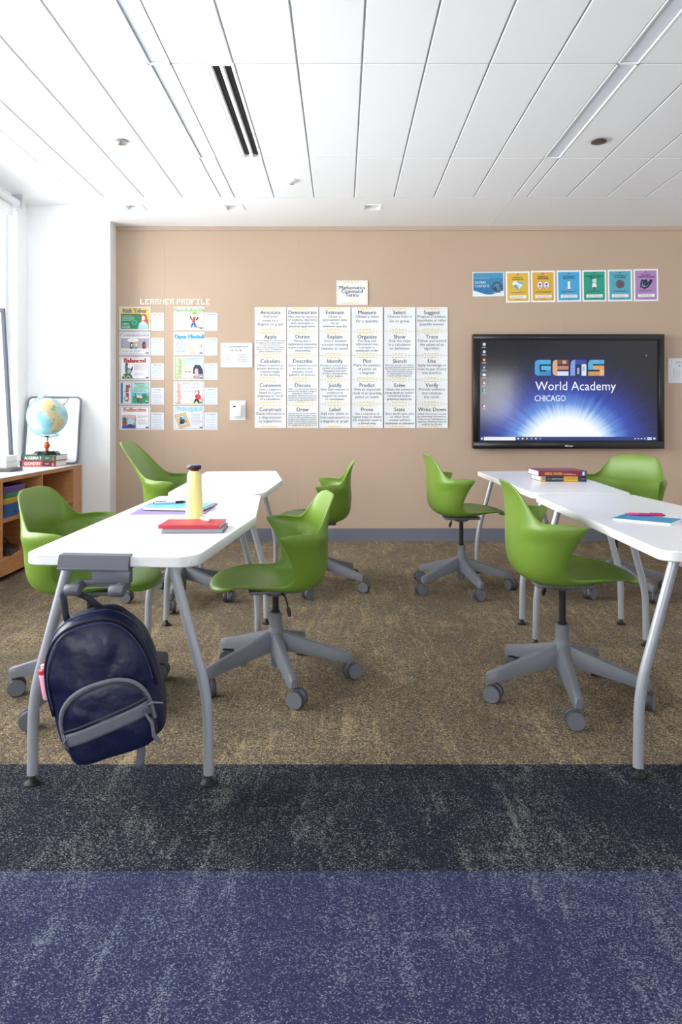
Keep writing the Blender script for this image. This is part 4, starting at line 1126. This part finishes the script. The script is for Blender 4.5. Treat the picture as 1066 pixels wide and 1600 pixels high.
def globe_mat():
    m = bpy.data.materials.new('globe_map'); m.use_nodes = True
    nt = m.node_tree; N = nt.nodes; L = nt.links; b = N['Principled BSDF']; b.inputs['Roughness'].default_value = .3
    tc = N.new('ShaderNodeTexCoord')
    nz = N.new('ShaderNodeTexNoise'); nz.inputs['Scale'].default_value = 12; nz.inputs['Detail'].default_value = 5
    L.new(tc.outputs['Object'], nz.inputs['Vector'])
    sc_ = N.new('ShaderNodeVectorMath'); sc_.operation = 'MULTIPLY_ADD'; sc_.inputs[1].default_value = (.09, .09, .09)
    L.new(nz.outputs['Color'], sc_.inputs[0]); L.new(tc.outputs['Object'], sc_.inputs[2])
    prev = None
    blobs = [((.04 - .155 * .25, -.12, .10), .075), ((-.02, -.10, .135), .07), ((.09, -.13, .055), .05), ((.135, -.085, .0), .055), ((.125, -.075, -.055), .048), ((-.13, .06, .03), .09), ((.02, .14, .03), .10), ((-.08, -.02, -.15), .05), ((.06, .02, .15), .05)]
    for c, r in blobs:
        d = N.new('ShaderNodeVectorMath'); d.operation = 'DISTANCE'; d.inputs[1].default_value = (c[0] + .045, c[1] + .045, c[2] + .045)
        L.new(sc_.outputs[0], d.inputs[0])
        q = N.new('ShaderNodeMath'); q.operation = 'DIVIDE'; q.inputs[1].default_value = r; L.new(d.outputs['Value'], q.inputs[0])
        if prev is None: prev = q.outputs[0]
        else:
            mn = N.new('ShaderNodeMath'); mn.operation = 'MINIMUM'; L.new(prev, mn.inputs[0]); L.new(q.outputs[0], mn.inputs[1]); prev = mn.outputs[0]
    land = N.new('ShaderNodeMath'); land.operation = 'LESS_THAN'; land.inputs[1].default_value = .95; L.new(prev, land.inputs[0])
    r1 = N.new('ShaderNodeValToRGB'); r1.color_ramp.elements[0].color = srgb(232, 216, 150); r1.color_ramp.elements[1].color = srgb(222, 176, 84)
    e = r1.color_ramp.elements.new(.47); e.color = srgb(216, 200, 160); e = r1.color_ramp.elements.new(.40); e.color = srgb(120, 178, 140)
    n2 = N.new('ShaderNodeTexNoise'); n2.inputs['Scale'].default_value = 16; L.new(tc.outputs['Object'], n2.inputs['Vector']); L.new(n2.outputs['Fac'], r1.inputs['Fac'])
    r2 = N.new('ShaderNodeValToRGB'); r2.color_ramp.elements[0].color = srgb(120, 186, 206); r2.color_ramp.elements[1].color = srgb(186, 220, 226)
    r2.color_ramp.elements[0].position = .35; r2.color_ramp.elements[1].position = .65
    n3 = N.new('ShaderNodeTexNoise'); n3.inputs['Scale'].default_value = 9; L.new(tc.outputs['Object'], n3.inputs['Vector']); L.new(n3.outputs['Fac'], r2.inputs['Fac'])
    mx = N.new('ShaderNodeMix'); mx.data_type = 'RGBA'; L.new(land.outputs[0], mx.inputs['Factor']); L.new(r2.outputs['Color'], mx.inputs['A']); L.new(r1.outputs['Color'], mx.inputs['B'])
    L.new(mx.outputs['Result'], b.inputs['Base Color'])
    return m
M['globe'] = globe_mat()
gz = BZ + .0945
gl = thing('globe', 'desk globe with silver meridian ring on two textbooks', 'globe', (-2.455, 5.86, gz))
gb = MB()
gb.lathe([(.0001, 0), (.105, 0), (.105, .012), (.085, .030), (.030, .032), (.0001, .032)], 8, X=RZ(22.5)); gb.build('base', 'blackgloss', gl, smooth=20)
MB().lathe([(.012, .03), (.016, .04), (.012, .048), (.018, .056), (.025, .072), (.023, .088), (.014, .098), (.016, .104), (.010, .11)], 20).build('stem', pm('b5562c', .3), gl)
MB().lathe([(.014, .108), (.012, .125), (.02, .145), (.03, .158)], 16).build('ring_socket', 'chrome', gl)
gc = Vector((0.01, 0, .318)); gr = .155
ball = MB()
prof = [(max(.0001, gr * math.cos(q)), gr * math.sin(q)) for q in [math.pi * (k / 28 - .5) for k in range(29)]]
bo = ball.lathe(prof, 40).build('globe_ball', 'globe', gl, gc, (0, R(23), 0))
mer = MB(); n_ = 48
ring = []
for k in range(n_ + 1):
    q = R(102 + 198 * k / n_)                 # arc on the window side, pole to pole
    ring.append((q,))
secs = []
for (q,) in ring:
    c, s_ = math.cos(q), math.sin(q)
    secs.append([(c * .162, -.009, s_ * .162), (c * .180, -.009, s_ * .180), (c * .180, .009, s_ * .180), (c * .162, .009, s_ * .162)])
mer.grid(secs, closed=True); mer.add(secs[0], [(0, 1, 2, 3)]); mer.add(secs[-1], [(3, 2, 1, 0)])
mo = mer.build('meridian_ring', mat('silver_ring', srgb(160, 180, 195), .25, metal=.5), gl, gc)
for a in (113, -67):
    c, s_ = math.cos(R(a)), math.sin(R(a))
    MB().tube([(c * .150, 0, s_ * .150), (c * .188, 0, s_ * .188)], .006, 10).build('pivot', 'chrome', mo)

# portable whiteboard leaning on the white wall
wbw, wbh = .455, .575
wbt = thing('portable_whiteboard', 'small white lap board with grey rim leaning behind the globe', 'whiteboard', (-2.50, 6.045, BZ + .011), 0)
lean = RX(-9)
out = round_poly([(-wbw / 2, 0), (wbw / 2, 0), (wbw / 2, wbh), (-wbw / 2, wbh)], [.035] * 4, 6)
hole = round_poly([(-.09, wbh - .058), (.09, wbh - .058), (.115, wbh - .020), (-.115, wbh - .020)], [.015] * 4, 4)
V = Matrix(((1, 0, 0, 0), (0, 0, -1, 0), (0, 1, 0, 0), (0, 0, 0, 1)))
panel = round_poly([(-wbw / 2 + .008, .008), (wbw / 2 - .008, .008), (wbw / 2 - .008, wbh - .008), (.125, wbh - .008), (.09, wbh - .066), (-.09, wbh - .066), (-.125, wbh - .008), (-wbw / 2 + .008, wbh - .008)], [.03, .03, .03, .01, .015, .015, .01, .03], 4)
MB().prism(panel, -.005, .005, X=lean @ V).build('board', 'top', wbt, smooth=30)
MB().tube([(p[0], 0, p[1]) for p in out], .0095, 8, closed=True, X=lean).build('rim', 'grey', wbt)
MB().tube([(-.125, 0, wbh - .008), (-.092, 0, wbh - .064), (.092, 0, wbh - .064), (.125, 0, wbh - .008)], .007, 8, X=lean).build('handle_edge', 'grey', wbt)

# items at the left end of the top
def stackbook(label, z, hh, x, y, cov):
    return book('workbook', label, (x, y, z), 0, .26, .20, hh, cov)
tag(MB().rbox(-.15, .15, -.09, .11, 0, .026, .006).build('tablet_dock', mat('dock_grey', srgb(96, 92, 94), .4), None, (-2.585, 5.27, BZ), (0, 0, 0)), 'dark grey flat dock under the white books by the window', 'dock')
book('workbook', 'white book with grey cover, lower of the stack by the window', (-2.605, 5.20, BZ + .0262), 0, .26, .20, .045, 'b8bcc2')
book('workbook', 'white book with pale cover, upper of the stack by the window', (-2.608, 5.20, BZ + .0714), 2, .258, .20, .045, 'd4d6da')
fb = thing('leaning_frame', 'dark framed board leaning sideways against the window jamb', 'framed board', (-2.535, 5.44, BZ))
Lf = RY(-3.2)
fm = MB()
for a in ((-.17, 0, 0, .03), (-.17, 0, 1.22, 1.25), (-.17, -.142, .03, 1.22), (-.028, 0, .03, 1.22)):
    fm.rbox(a[0], a[1], -.012, .012, a[2], a[3], .003, seg=1, X=Lf)
fm.build('frame', mat('frame_grey', srgb(92, 94, 108), .4), fb)
MB().box(-.145, -.025, -.004, .004, .028, 1.222, X=Lf).build('board', 'top', fb, smooth=0)

# roller blind at the window head
rb = thing('roller_blind', 'rolled-up grey roller blind at the window head', 'blind', (XL + .06, 5.12, 2.885))
MB().tube([(0, -.62, 0), (0, .72, 0)], .030, 20).build('roller', pm('d9dcdf'), rb)
for y in (-.64, .74):
    MB().rbox(-.055, .036, y - .008, y + .008, -.042, .080, .004).build('bracket', pm('b9bdc2'), rb)
MB().rbox(-.035, -.029, -.60, .70, -.12, 0, .001, seg=1).build('fabric', pm('eceeef'), rb)

# stacked caddies on the shelf
def bin_mesh(wx_, wy_, hh, taper, name, col, t):
    mb = MB(); n = 4
    def ring(s, z): return [(x * wx_ / 2 * s, y * wy_ / 2 * s, z) for x, y in round_poly([(-1, -1), (1, -1), (1, 1), (-1, 1)], [.18] * 4, 4)]
    mb.grid([ring(taper, 0), ring(1, hh), ring(1.05, hh), ring(1.05, hh - .012), ring(1.02, hh - .012)], closed=True)
    mb.grid([ring(taper * .96, .004), ring(.96, hh), ring(1, hh)], closed=True)
    b0 = ring(taper, 0); mb.add(b0, [tuple(reversed(range(len(b0))))])
    b1 = ring(taper * .96, .004); mb.add(b1, [tuple(range(len(b1)))])
    return mb.build(name, pm(col, .35), t)
SZ = .417
t = thing('storage_bin', 'blue plastic bin at the bottom of the caddy stack', 'bin', (-2.43, 4.93, SZ), 0, 'stacked plastic bins')
bin_mesh(.25, .25, .095, .90, 'tub', '2a5f9e', t)
MB().rbox(.10, .135, .05, .10, .02, .05, .004).build('label_tab', pm('2a5f9e', .35), t)
t = thing('storage_bin', 'yellow plastic bin between the blue and green bins', 'bin', (-2.43, 4.93, SZ + .0955), 0, 'stacked plastic bins')
bin_mesh(.262, .262, .036, .97, 'tub', 'd8a832', t); MB().rbox(-.08, .08, .118, .138, .022, .034, .003).build('rim_tab', pm('d8a832', .35), t)
t = thing('storage_bin', 'green plastic bin under the purple caddy', 'bin', (-2.43, 4.93, SZ + .132), 0, 'stacked plastic bins')
bin_mesh(.262, .262, .036, .97, 'tub', '2c8a55', t); MB().rbox(-.08, .08, .118, .138, .022, .034, .003).build('rim_tab', pm('2c8a55', .35), t)
t = thing('handled_caddy', 'purple caddy with arched handle on top of the bins', 'caddy', (-2.43, 4.94, SZ + .1685), 0)
bin_mesh(.275, .36, .048, .97, 'tray', '5a3a86', t)
MB().tube([(0, -.10 + .20 * k / 12, .02 + .065 * math.sin(math.pi * k / 12) ** .6) for k in range(13)], .010, 10).build('handle', pm('43286c', .35), t)
t = thing('tape_machine', 'small black desk device on the bottom shelf', 'device', (-2.40, 4.90, .162), R(10))
dv = MB(); dv.prism([(-.10, 0), (.12, 0), (.12, .03), (.05, .055), (-.10, .06)], -.11, .11, X=Matrix(((1, 0, 0, 0), (0, 0, 1, 0), (0, 1, 0, 0), (0, 0, 0, 1)))); dv.build('case', mat('device_black', srgb(46, 44, 46), .4), t)
MB().tube([(-.05, -.05, .06), (-.02, -.06, .10), (.02, -.03, .115), (.05, .02, .10), (.06, .06, .06)], .004, 8).build('cable', 'black', t)

# ================================================================== ON THE LEFT TABLE
t = thing('folder', 'purple paper folder on the near left table', 'folder', (-.705, 3.00, TOPZ), R(2))
MB().rbox(-.150, .150, -.17, .17, 0, .0018, .0006, seg=1).build('back_cover', pm('6c4a9c'), t)
MB().prism([(-.150, -.17), (.135, -.17), (.150, -.155), (.150, .17), (-.150, .17)], .0022, .0036, X=T(0, -.002, 0) @ RX(.6)).build('front_cover', pm('9a84c4'), t, smooth=0)
nb = thing('light_blue_notebook', 'light blue notebook lying on the purple folder', 'notebook', (-.690, 2.99, TOPZ + .0062), R(-6))
MB().box(-.126, .126, -.083, .083, 0, .0105).build('page_block', 'pages', nb, smooth=0)
MB().rbox(-.128, .128, -.085, .085, .0105, .0122, .0004, seg=1).build('cover', pm('6fc3e4', .4), nb)
MB().rbox(-.128, .128, -.085, .085, -.0014, 0, .0004, seg=1).build('back_cover', pm('3c4048', .4), nb)
def pen(name, label, p0, p1, r, body, tipc, clipc, group=None):
    p0 = Vector(p0); p1 = Vector(p1); d = p1 - p0; L = d.length
    t = thing(name, label, 'pen', p0)
    X = d.to_track_quat('Z', 'Y').to_matrix().to_4x4()
    MB().lathe([(r * .3, L * .0), (r * .55, L * .05), (r, L * .12), (r, L * .34)], 12, X=X).build('grip', pm(tipc, .35), t)
    MB().lathe([(r, L * .34), (r, L * .93), (r * .8, L * .96)], 12, X=X).build('barrel', pm(body, .3), t)
    MB().lathe([(r * .5, L * .95), (r * .5, L)], 10, X=X).build('button', pm(clipc, .35), t)
    MB().rbox(-r * .35, r * .35, r * .9, r * 1.4, L * .62, L * .93, r * .15, seg=1, X=X).build('clip', pm(clipc, .35), t)
    return t
zt_ = TOPZ + .0185
pen('ballpoint_pen', 'silver and black ballpoint pen on the light blue notebook', (-.672, 3.055, zt_ + .006), (-.805, 3.00, zt_ + .006), .0055, 'c8ccd4', '23232b', '23232b')
pen('dry_marker', 'short white marker lying on the red notebook', (-.462, 2.455, TOPZ + .030), (-.500, 2.512, TOPZ + .030), .0065, 'e6e4dc', 'd8d6d0', '8a7a4a')
bt = thing('drink_bottle', 'pale yellow drink bottle with dark cap on the near left table', 'bottle', (-.562, 2.685, TOPZ))
MB().lathe([(.0001, 0), (.031, 0), (.0335, .004), (.0335, .012), (.0315, .06), (.0285, .125), (.0268, .165), (.0255, .176), (.021, .183), (.0195, .186), (.0001, .186)], 36).build('body', pm('e9dc92', .14), bt)
MB().lathe([(.0175, .184), (.0175, .190), (.024, .192), (.0262, .197), (.0262, .204), (.0245, .207), (.0001, .207)], 32).build('cap', pm('40212a', .3), bt)
MB().lathe([(.0001, .2072), (.0225, .2072), (.0225, .2085), (.0001, .2085)], 32).build('cap_disc', pm('4a90c8', .3), bt)
rbk = thing('grey_notebook', 'grey notebook under the red one on the near left table', 'notebook', (-.505, 2.435, TOPZ), R(2.5))
MB().box(-.101, .101, -.074, .074, .0014, .0100).build('page_block', mat('grey_pages', srgb(150, 150, 160), .8), rbk, smooth=0)
MB().rbox(-.103, .103, -.076, .076, .0100, .0116, .0004, seg=1).build('cover', pm('8b8b96', .45), rbk)
MB().rbox(-.103, .103, -.076, .076, 0, .0014, .0004, seg=1).build('back_cover', pm('4e4e58', .45), rbk)
rbk = thing('red_notebook', 'red soft-cover notebook on top of the grey one', 'notebook', (-.517, 2.455, TOPZ + .0118), R(0))
MB().box(-.101, .102, -.070, .070, .0015, .0105).build('page_block', 'pages', rbk, smooth=0)
cv = MB(); cv.rbox(-.104, .104, -.072, .072, .0105, .0122, .0005, seg=1); cv.rbox(-.104, .104, -.072, .072, 0, .0015, .0004, seg=1); cv.rbox(-.1045, -.1010, -.072, .072, 0, .0122, .0008, seg=1); cv.rbox(-.104, .103, -.0725, -.070, 0, .0122, .0006, seg=1)
cv.build('cover', pm('c23a44', .42), rbk)
# ================================================================== ON THE RIGHT TABLES
nb = thing('bright_blue_notebook', 'bright blue notebook lying askew on the near right table', 'notebook', (1.153, 2.66, TOPZ), R(-40))
MB().box(-.103, .103, -.068, .068, .0006, .0068).build('page_block', 'pages', nb, smooth=0)
MB().rbox(-.105, .105, -.070, .070, .0068, .0082, .0004, seg=1).build('cover', pm('2a93bf', .4), nb)
MB().box(-.105, .105, -.070, .070, 0, .0006).build('back_cover', pm('dfe3e6', .4), nb, smooth=0)
pen('mechanical_pencil', 'pink mechanical pencil on the bright blue notebook', (1.106, 2.748, TOPZ + .014), (1.242, 2.700, TOPZ + .014), .0056, 'c0296e', 'd84a86', '8a2a58')
def sci(p, L, H): p.rect(L * .5 - .028, L * .5 - .012, .004, H - .004, '5aa8d8'); p.ell(L * .5 - .02, H * .5, .005, .008, 'e8f0f4')
def alg(p, L, H): p.ell(-L * .5 + .016, H * .55, .008, .008, '2f5a9a'); p.ell(-L * .5 + .016, H * .55, .004, .004, '8ab0e0')
book('yellow_navy_textbook', 'navy and yellow textbook, lower of the two on the far right table', (1.356, 4.30, TOPZ), 0, .278, .225, .033, '2c3e4a', [('Texas', .14, .008, 'b08a3a', .1), ('ALGEBRA TECHNOLOGY', .24, .009, 'c8ccd0', .26), ('TEACHER  EDITION', .54, .008, '9a7428', .22), ('PEARSON', .88, .007, 'b8c0d0', .09)], blocks=((0, .10, 'dba43c'), (.50, .81, 'dba43c'), (.88, 1.0, '232a4a')), deco=alg)
book('science_textbook', 'maroon science textbook, upper of the two on the far right table', (1.345, 4.285, TOPZ + .0335), 0, .294, .24, .033, '7c2438', [('SCIENCE', .13, .019, 'd8b04a', .15), ('EXPLORER', .31, .019, 'd8b04a', .18), ('DISCOVERIES', .51, .009, 'd09a6a', .26)], deco=lambda p, L, H: (sci(p, L, H), p.words(0, L * .36, H * .42, H * .18, 1, 'd8b0a8', seed=2)))

# ================================================================== BACKPACK
bp = thing('backpack', 'navy blue backpack with grey zip trim hanging from the bag hook', 'backpack', (-.675, 2.01, .372))
bp.rotation_euler = (R(3), R(-14), R(12))
BW, BH, BD = .145, .192, .078
def bag_outline(n=56):
    pts = []
    for k in range(n):
        q = 2 * math.pi * k / n
        c, s_ = math.cos(q), math.sin(q)
        if s_ >= 0: e = 2.6
        else: e = 7.5
        r = (abs(c) ** e + abs(s_) ** e) ** (-1 / e)
        x, z = BW * c * r, BH * s_ * r
        if z < -.05: x *= 1 - .04 * ((-z - .05) / .14)
        if z > 0: x *= 1 - .06 * z / BH
        pts.append((x, z))
    return pts
OUTL = bag_outline()
def wr(x, y, z, a=.0045):
    v = noise.noise_vector(Vector((x * 13 + 3, y * 13, z * 13))) * a + noise.noise_vector(Vector((x * 34, y * 34 + 9, z * 34))) * a * .45
    crease = math.sin(z * 95 + x * 60 + 3 * noise.noise(Vector((x * 9, y * 9, z * 9)))) * .0016
    return (x + v.x * .6, y + v.y + crease, z + v.z * .6)
rows = []
for y, s_ in ((-.112, .02), (-.112, .28), (-.110, .55), (-.104, .75), (-.094, .88), (-.080, .955), (-.066, .985), (-.045, 1.0), (-.015, 1.008), (.02, 1.008), (.05, 1.0), (.066, .97), (.076, .88), (.078, .6), (.078, .3), (.078, .02)):
    rows.append([wr(px * s_, y * (1 - .42 * pz * s_ / BH) if y > -.03 else y * (1 - .12 * pz * s_ / BH), pz * s_, .010) for px, pz in OUTL])
mb = MB().grid(rows, closed=True)
mb.add(rows[0], [tuple(range(len(OUTL)))]); mb.add(rows[-1], [tuple(reversed(range(len(OUTL))))])
subsurf(mb.build('main_body', 'navy', bp, smooth=0), 1)
bp.children[-1].data.polygons.foreach_set('use_smooth', [True] * len(bp.children[-1].data.polygons))
def arch(s_, y, z_lo=-.08, n=30):
    """points along the outline above a height, left to right"""
    pts = [(px * s_, y, pz * s_) for px, pz in OUTL if pz * s_ > z_lo]
    pts = sorted(pts, key=lambda p: -math.atan2(p[2] + .06, p[0]))
    return pts
z1_ = MB().tube(arch(.962, -.082, -.06), .0042, 8); z1_.build('zip_piping', 'navy2', bp)
MB().tube(arch(.925, -.0935, -.04), .0012, 6).build('stitch_line', 'stitch', bp)
MB().tube(arch(1.004, -.030, -.08), .0016, 6).build('side_seam', 'stitch', bp)
# front pocket
PW, PH, PC = .117, .104, -.080
def pocket_y(x, z):
    u = min(1, abs(x) / PW); v = (z - PC) / PH
    e = max(0.0, 1 - u ** 3.2) * max(0.0, 1 - abs(v) ** 3.2)
    return -.100 - .050 * e ** .42
def pocket_out(n=40):
    pts = []
    for k in range(n):
        q = 2 * math.pi * k / n; c, s_ = math.cos(q), math.sin(q); e = 2.5 if s_ >= 0 else 7
        r = (abs(c) ** e + abs(s_) ** e) ** (-1 / e)
        pts.append((PW * c * r, PH * s_ * r))
    return pts
PO = pocket_out()
rows = [[(px, -.085, PC + pz) for px, pz in PO]]
for s_, y in ((1.0, -.108), (.995, -.122), (.975, -.130), (.93, -.135), (.8, -.139), (.55, -.142), (.25, -.144), (.02, -.144)):
    rows.append([wr(px * s_, y, PC + pz * s_, .0022) for px, pz in PO])
mb = MB().grid(rows, closed=True); mb.add(rows[-1], [tuple(range(len(PO)))])
pk = mb.build('front_pocket', 'navy', bp, smooth=60)
def parch(s_, y, z_lo):
    pts = [(px * s_, y, PC + pz * s_) for px, pz in PO if pz > z_lo]
    return sorted(pts, key=lambda p: -math.atan2(p[2] - PC + .05, p[0]))
pa = parch(1.0, -.126, -.045)
MB().tube(pa, .0062, 10).build('zip_trim', 'strap', pk)
MB().tube(parch(.955, -.1355, -.045), .0018, 8).build('zip_teeth', 'strapdark', pk)
# reflective band across the pocket, slightly tilted
band = []
for z_ in (0, .25, .5, .75, 1):
    band.append([(x, -.1480 + .018 * (abs(x) / PW) ** 4, PC + .012 + x * .10 - .036 * z_) for x in [(-1 + 2 * k / 16) * PW * .985 for k in range(17)]])
bnd = MB().grid(band).build('reflective_band', 'strap', pk)
bnd.modifiers.new('thickness', 'SOLIDIFY').thickness = .003
MB().tube([(x, -.1485 + .018 * (abs(x) / PW) ** 4, PC + .020 + x * .10) for x in [(-1 + 2 * k / 16) * PW * .97 for k in range(17)]], .0028, 8).build('pocket_zip', 'strapdark', pk)
# zip pulls
MB().tube([(.098, -.146, PC + .00), (.112, -.158, PC - .03), (.108, -.160, PC - .065), (.118, -.156, PC - .092)], [.004, .006, .007, .006], 8, flat=.4).build('zip_pull', 'strap', bp)
MB().tube([(.104, -.140, PC + .012), (.125, -.146, PC + .018), (.148, -.138, PC + .004)], [.004, .006, .006], 8, flat=.4).build('zip_pull', 'strap', bp)
MB().lathe([(.005, 0), (.006, .004), (.005, .008)], 12, X=T(.100, -.15, PC + .004) @ RX(90)).build('zip_slider', 'chrome', bp)
MB().tube([(-.104, -.138, PC - .004), (-.118, -.136, PC - .018), (-.112, -.134, PC - .040)], [.003, .004, .004], 8, flat=.4).build('zip_pull', 'strap', bp)
# dangling webbing and the loop over the hook
def ribbon(pts, wv, name, m, th=.0022):
    r0 = [tuple(Vector(p) - Vector(wv)) for p in pts]; r1 = [tuple(Vector(p) + Vector(wv)) for p in pts]
    o = MB().grid([r0, r1]).build(name, m, bp); o.modifiers.new('thickness', 'SOLIDIFY').thickness = th; return o
ribbon([(.060, -.10, -.165), (.056, -.10, -.205), (.046, -.10, -.235), (.040, -.10, -.250)], (.0115, .002, 0), 'hanging_strap', 'strap')
ribbon([(-.060, .0, .170), (-.056, -.01, .205), (-.048, -.025, .240), (-.042, -.04, .268), (-.036, -.03, .285), (-.024, -.015, .262), (.010, .0, .225), (.035, .01, .180)], (.009, .0, .003), 'carry_loop', 'strapdark')
# pink bottle in the side pocket
bo_ = thing('water_bottle', 'pink and red water bottle in the backpack side pocket', 'bottle', (-.868, 2.07, .338))
bo_.rotation_euler = (0, R(-10), 0)
MB().lathe([(.0001, -.06), (.018, -.06), (.0195, -.055), (.0195, .01), (.016, .018)], 20).build('body', pm('e0a0b4', .25), bo_)
MB().lathe([(.0185, .014), (.0185, .026), (.015, .030), (.0001, .030)], 20).build('cap', pm('c8343c', .3), bo_)
MB().lathe([(.010, .030), (.010, .040), (.0001, .040)], 16).build('spout', pm('e8c8d0', .3), bo_)

# low beige bench beyond the right tables
lb = thing('low_bench', 'low beige bench block on the floor beyond the right tables', 'bench', (2.83, 5.45, 0))
MB().rbox(-.315, .315, -.86, .86, .0, .30, .008).build('plinth_block', 'beige', lb)
MB().rbox(-.315, .315, -.86, .86, .302, .33, .006).build('bench_top', 'beige', lb)
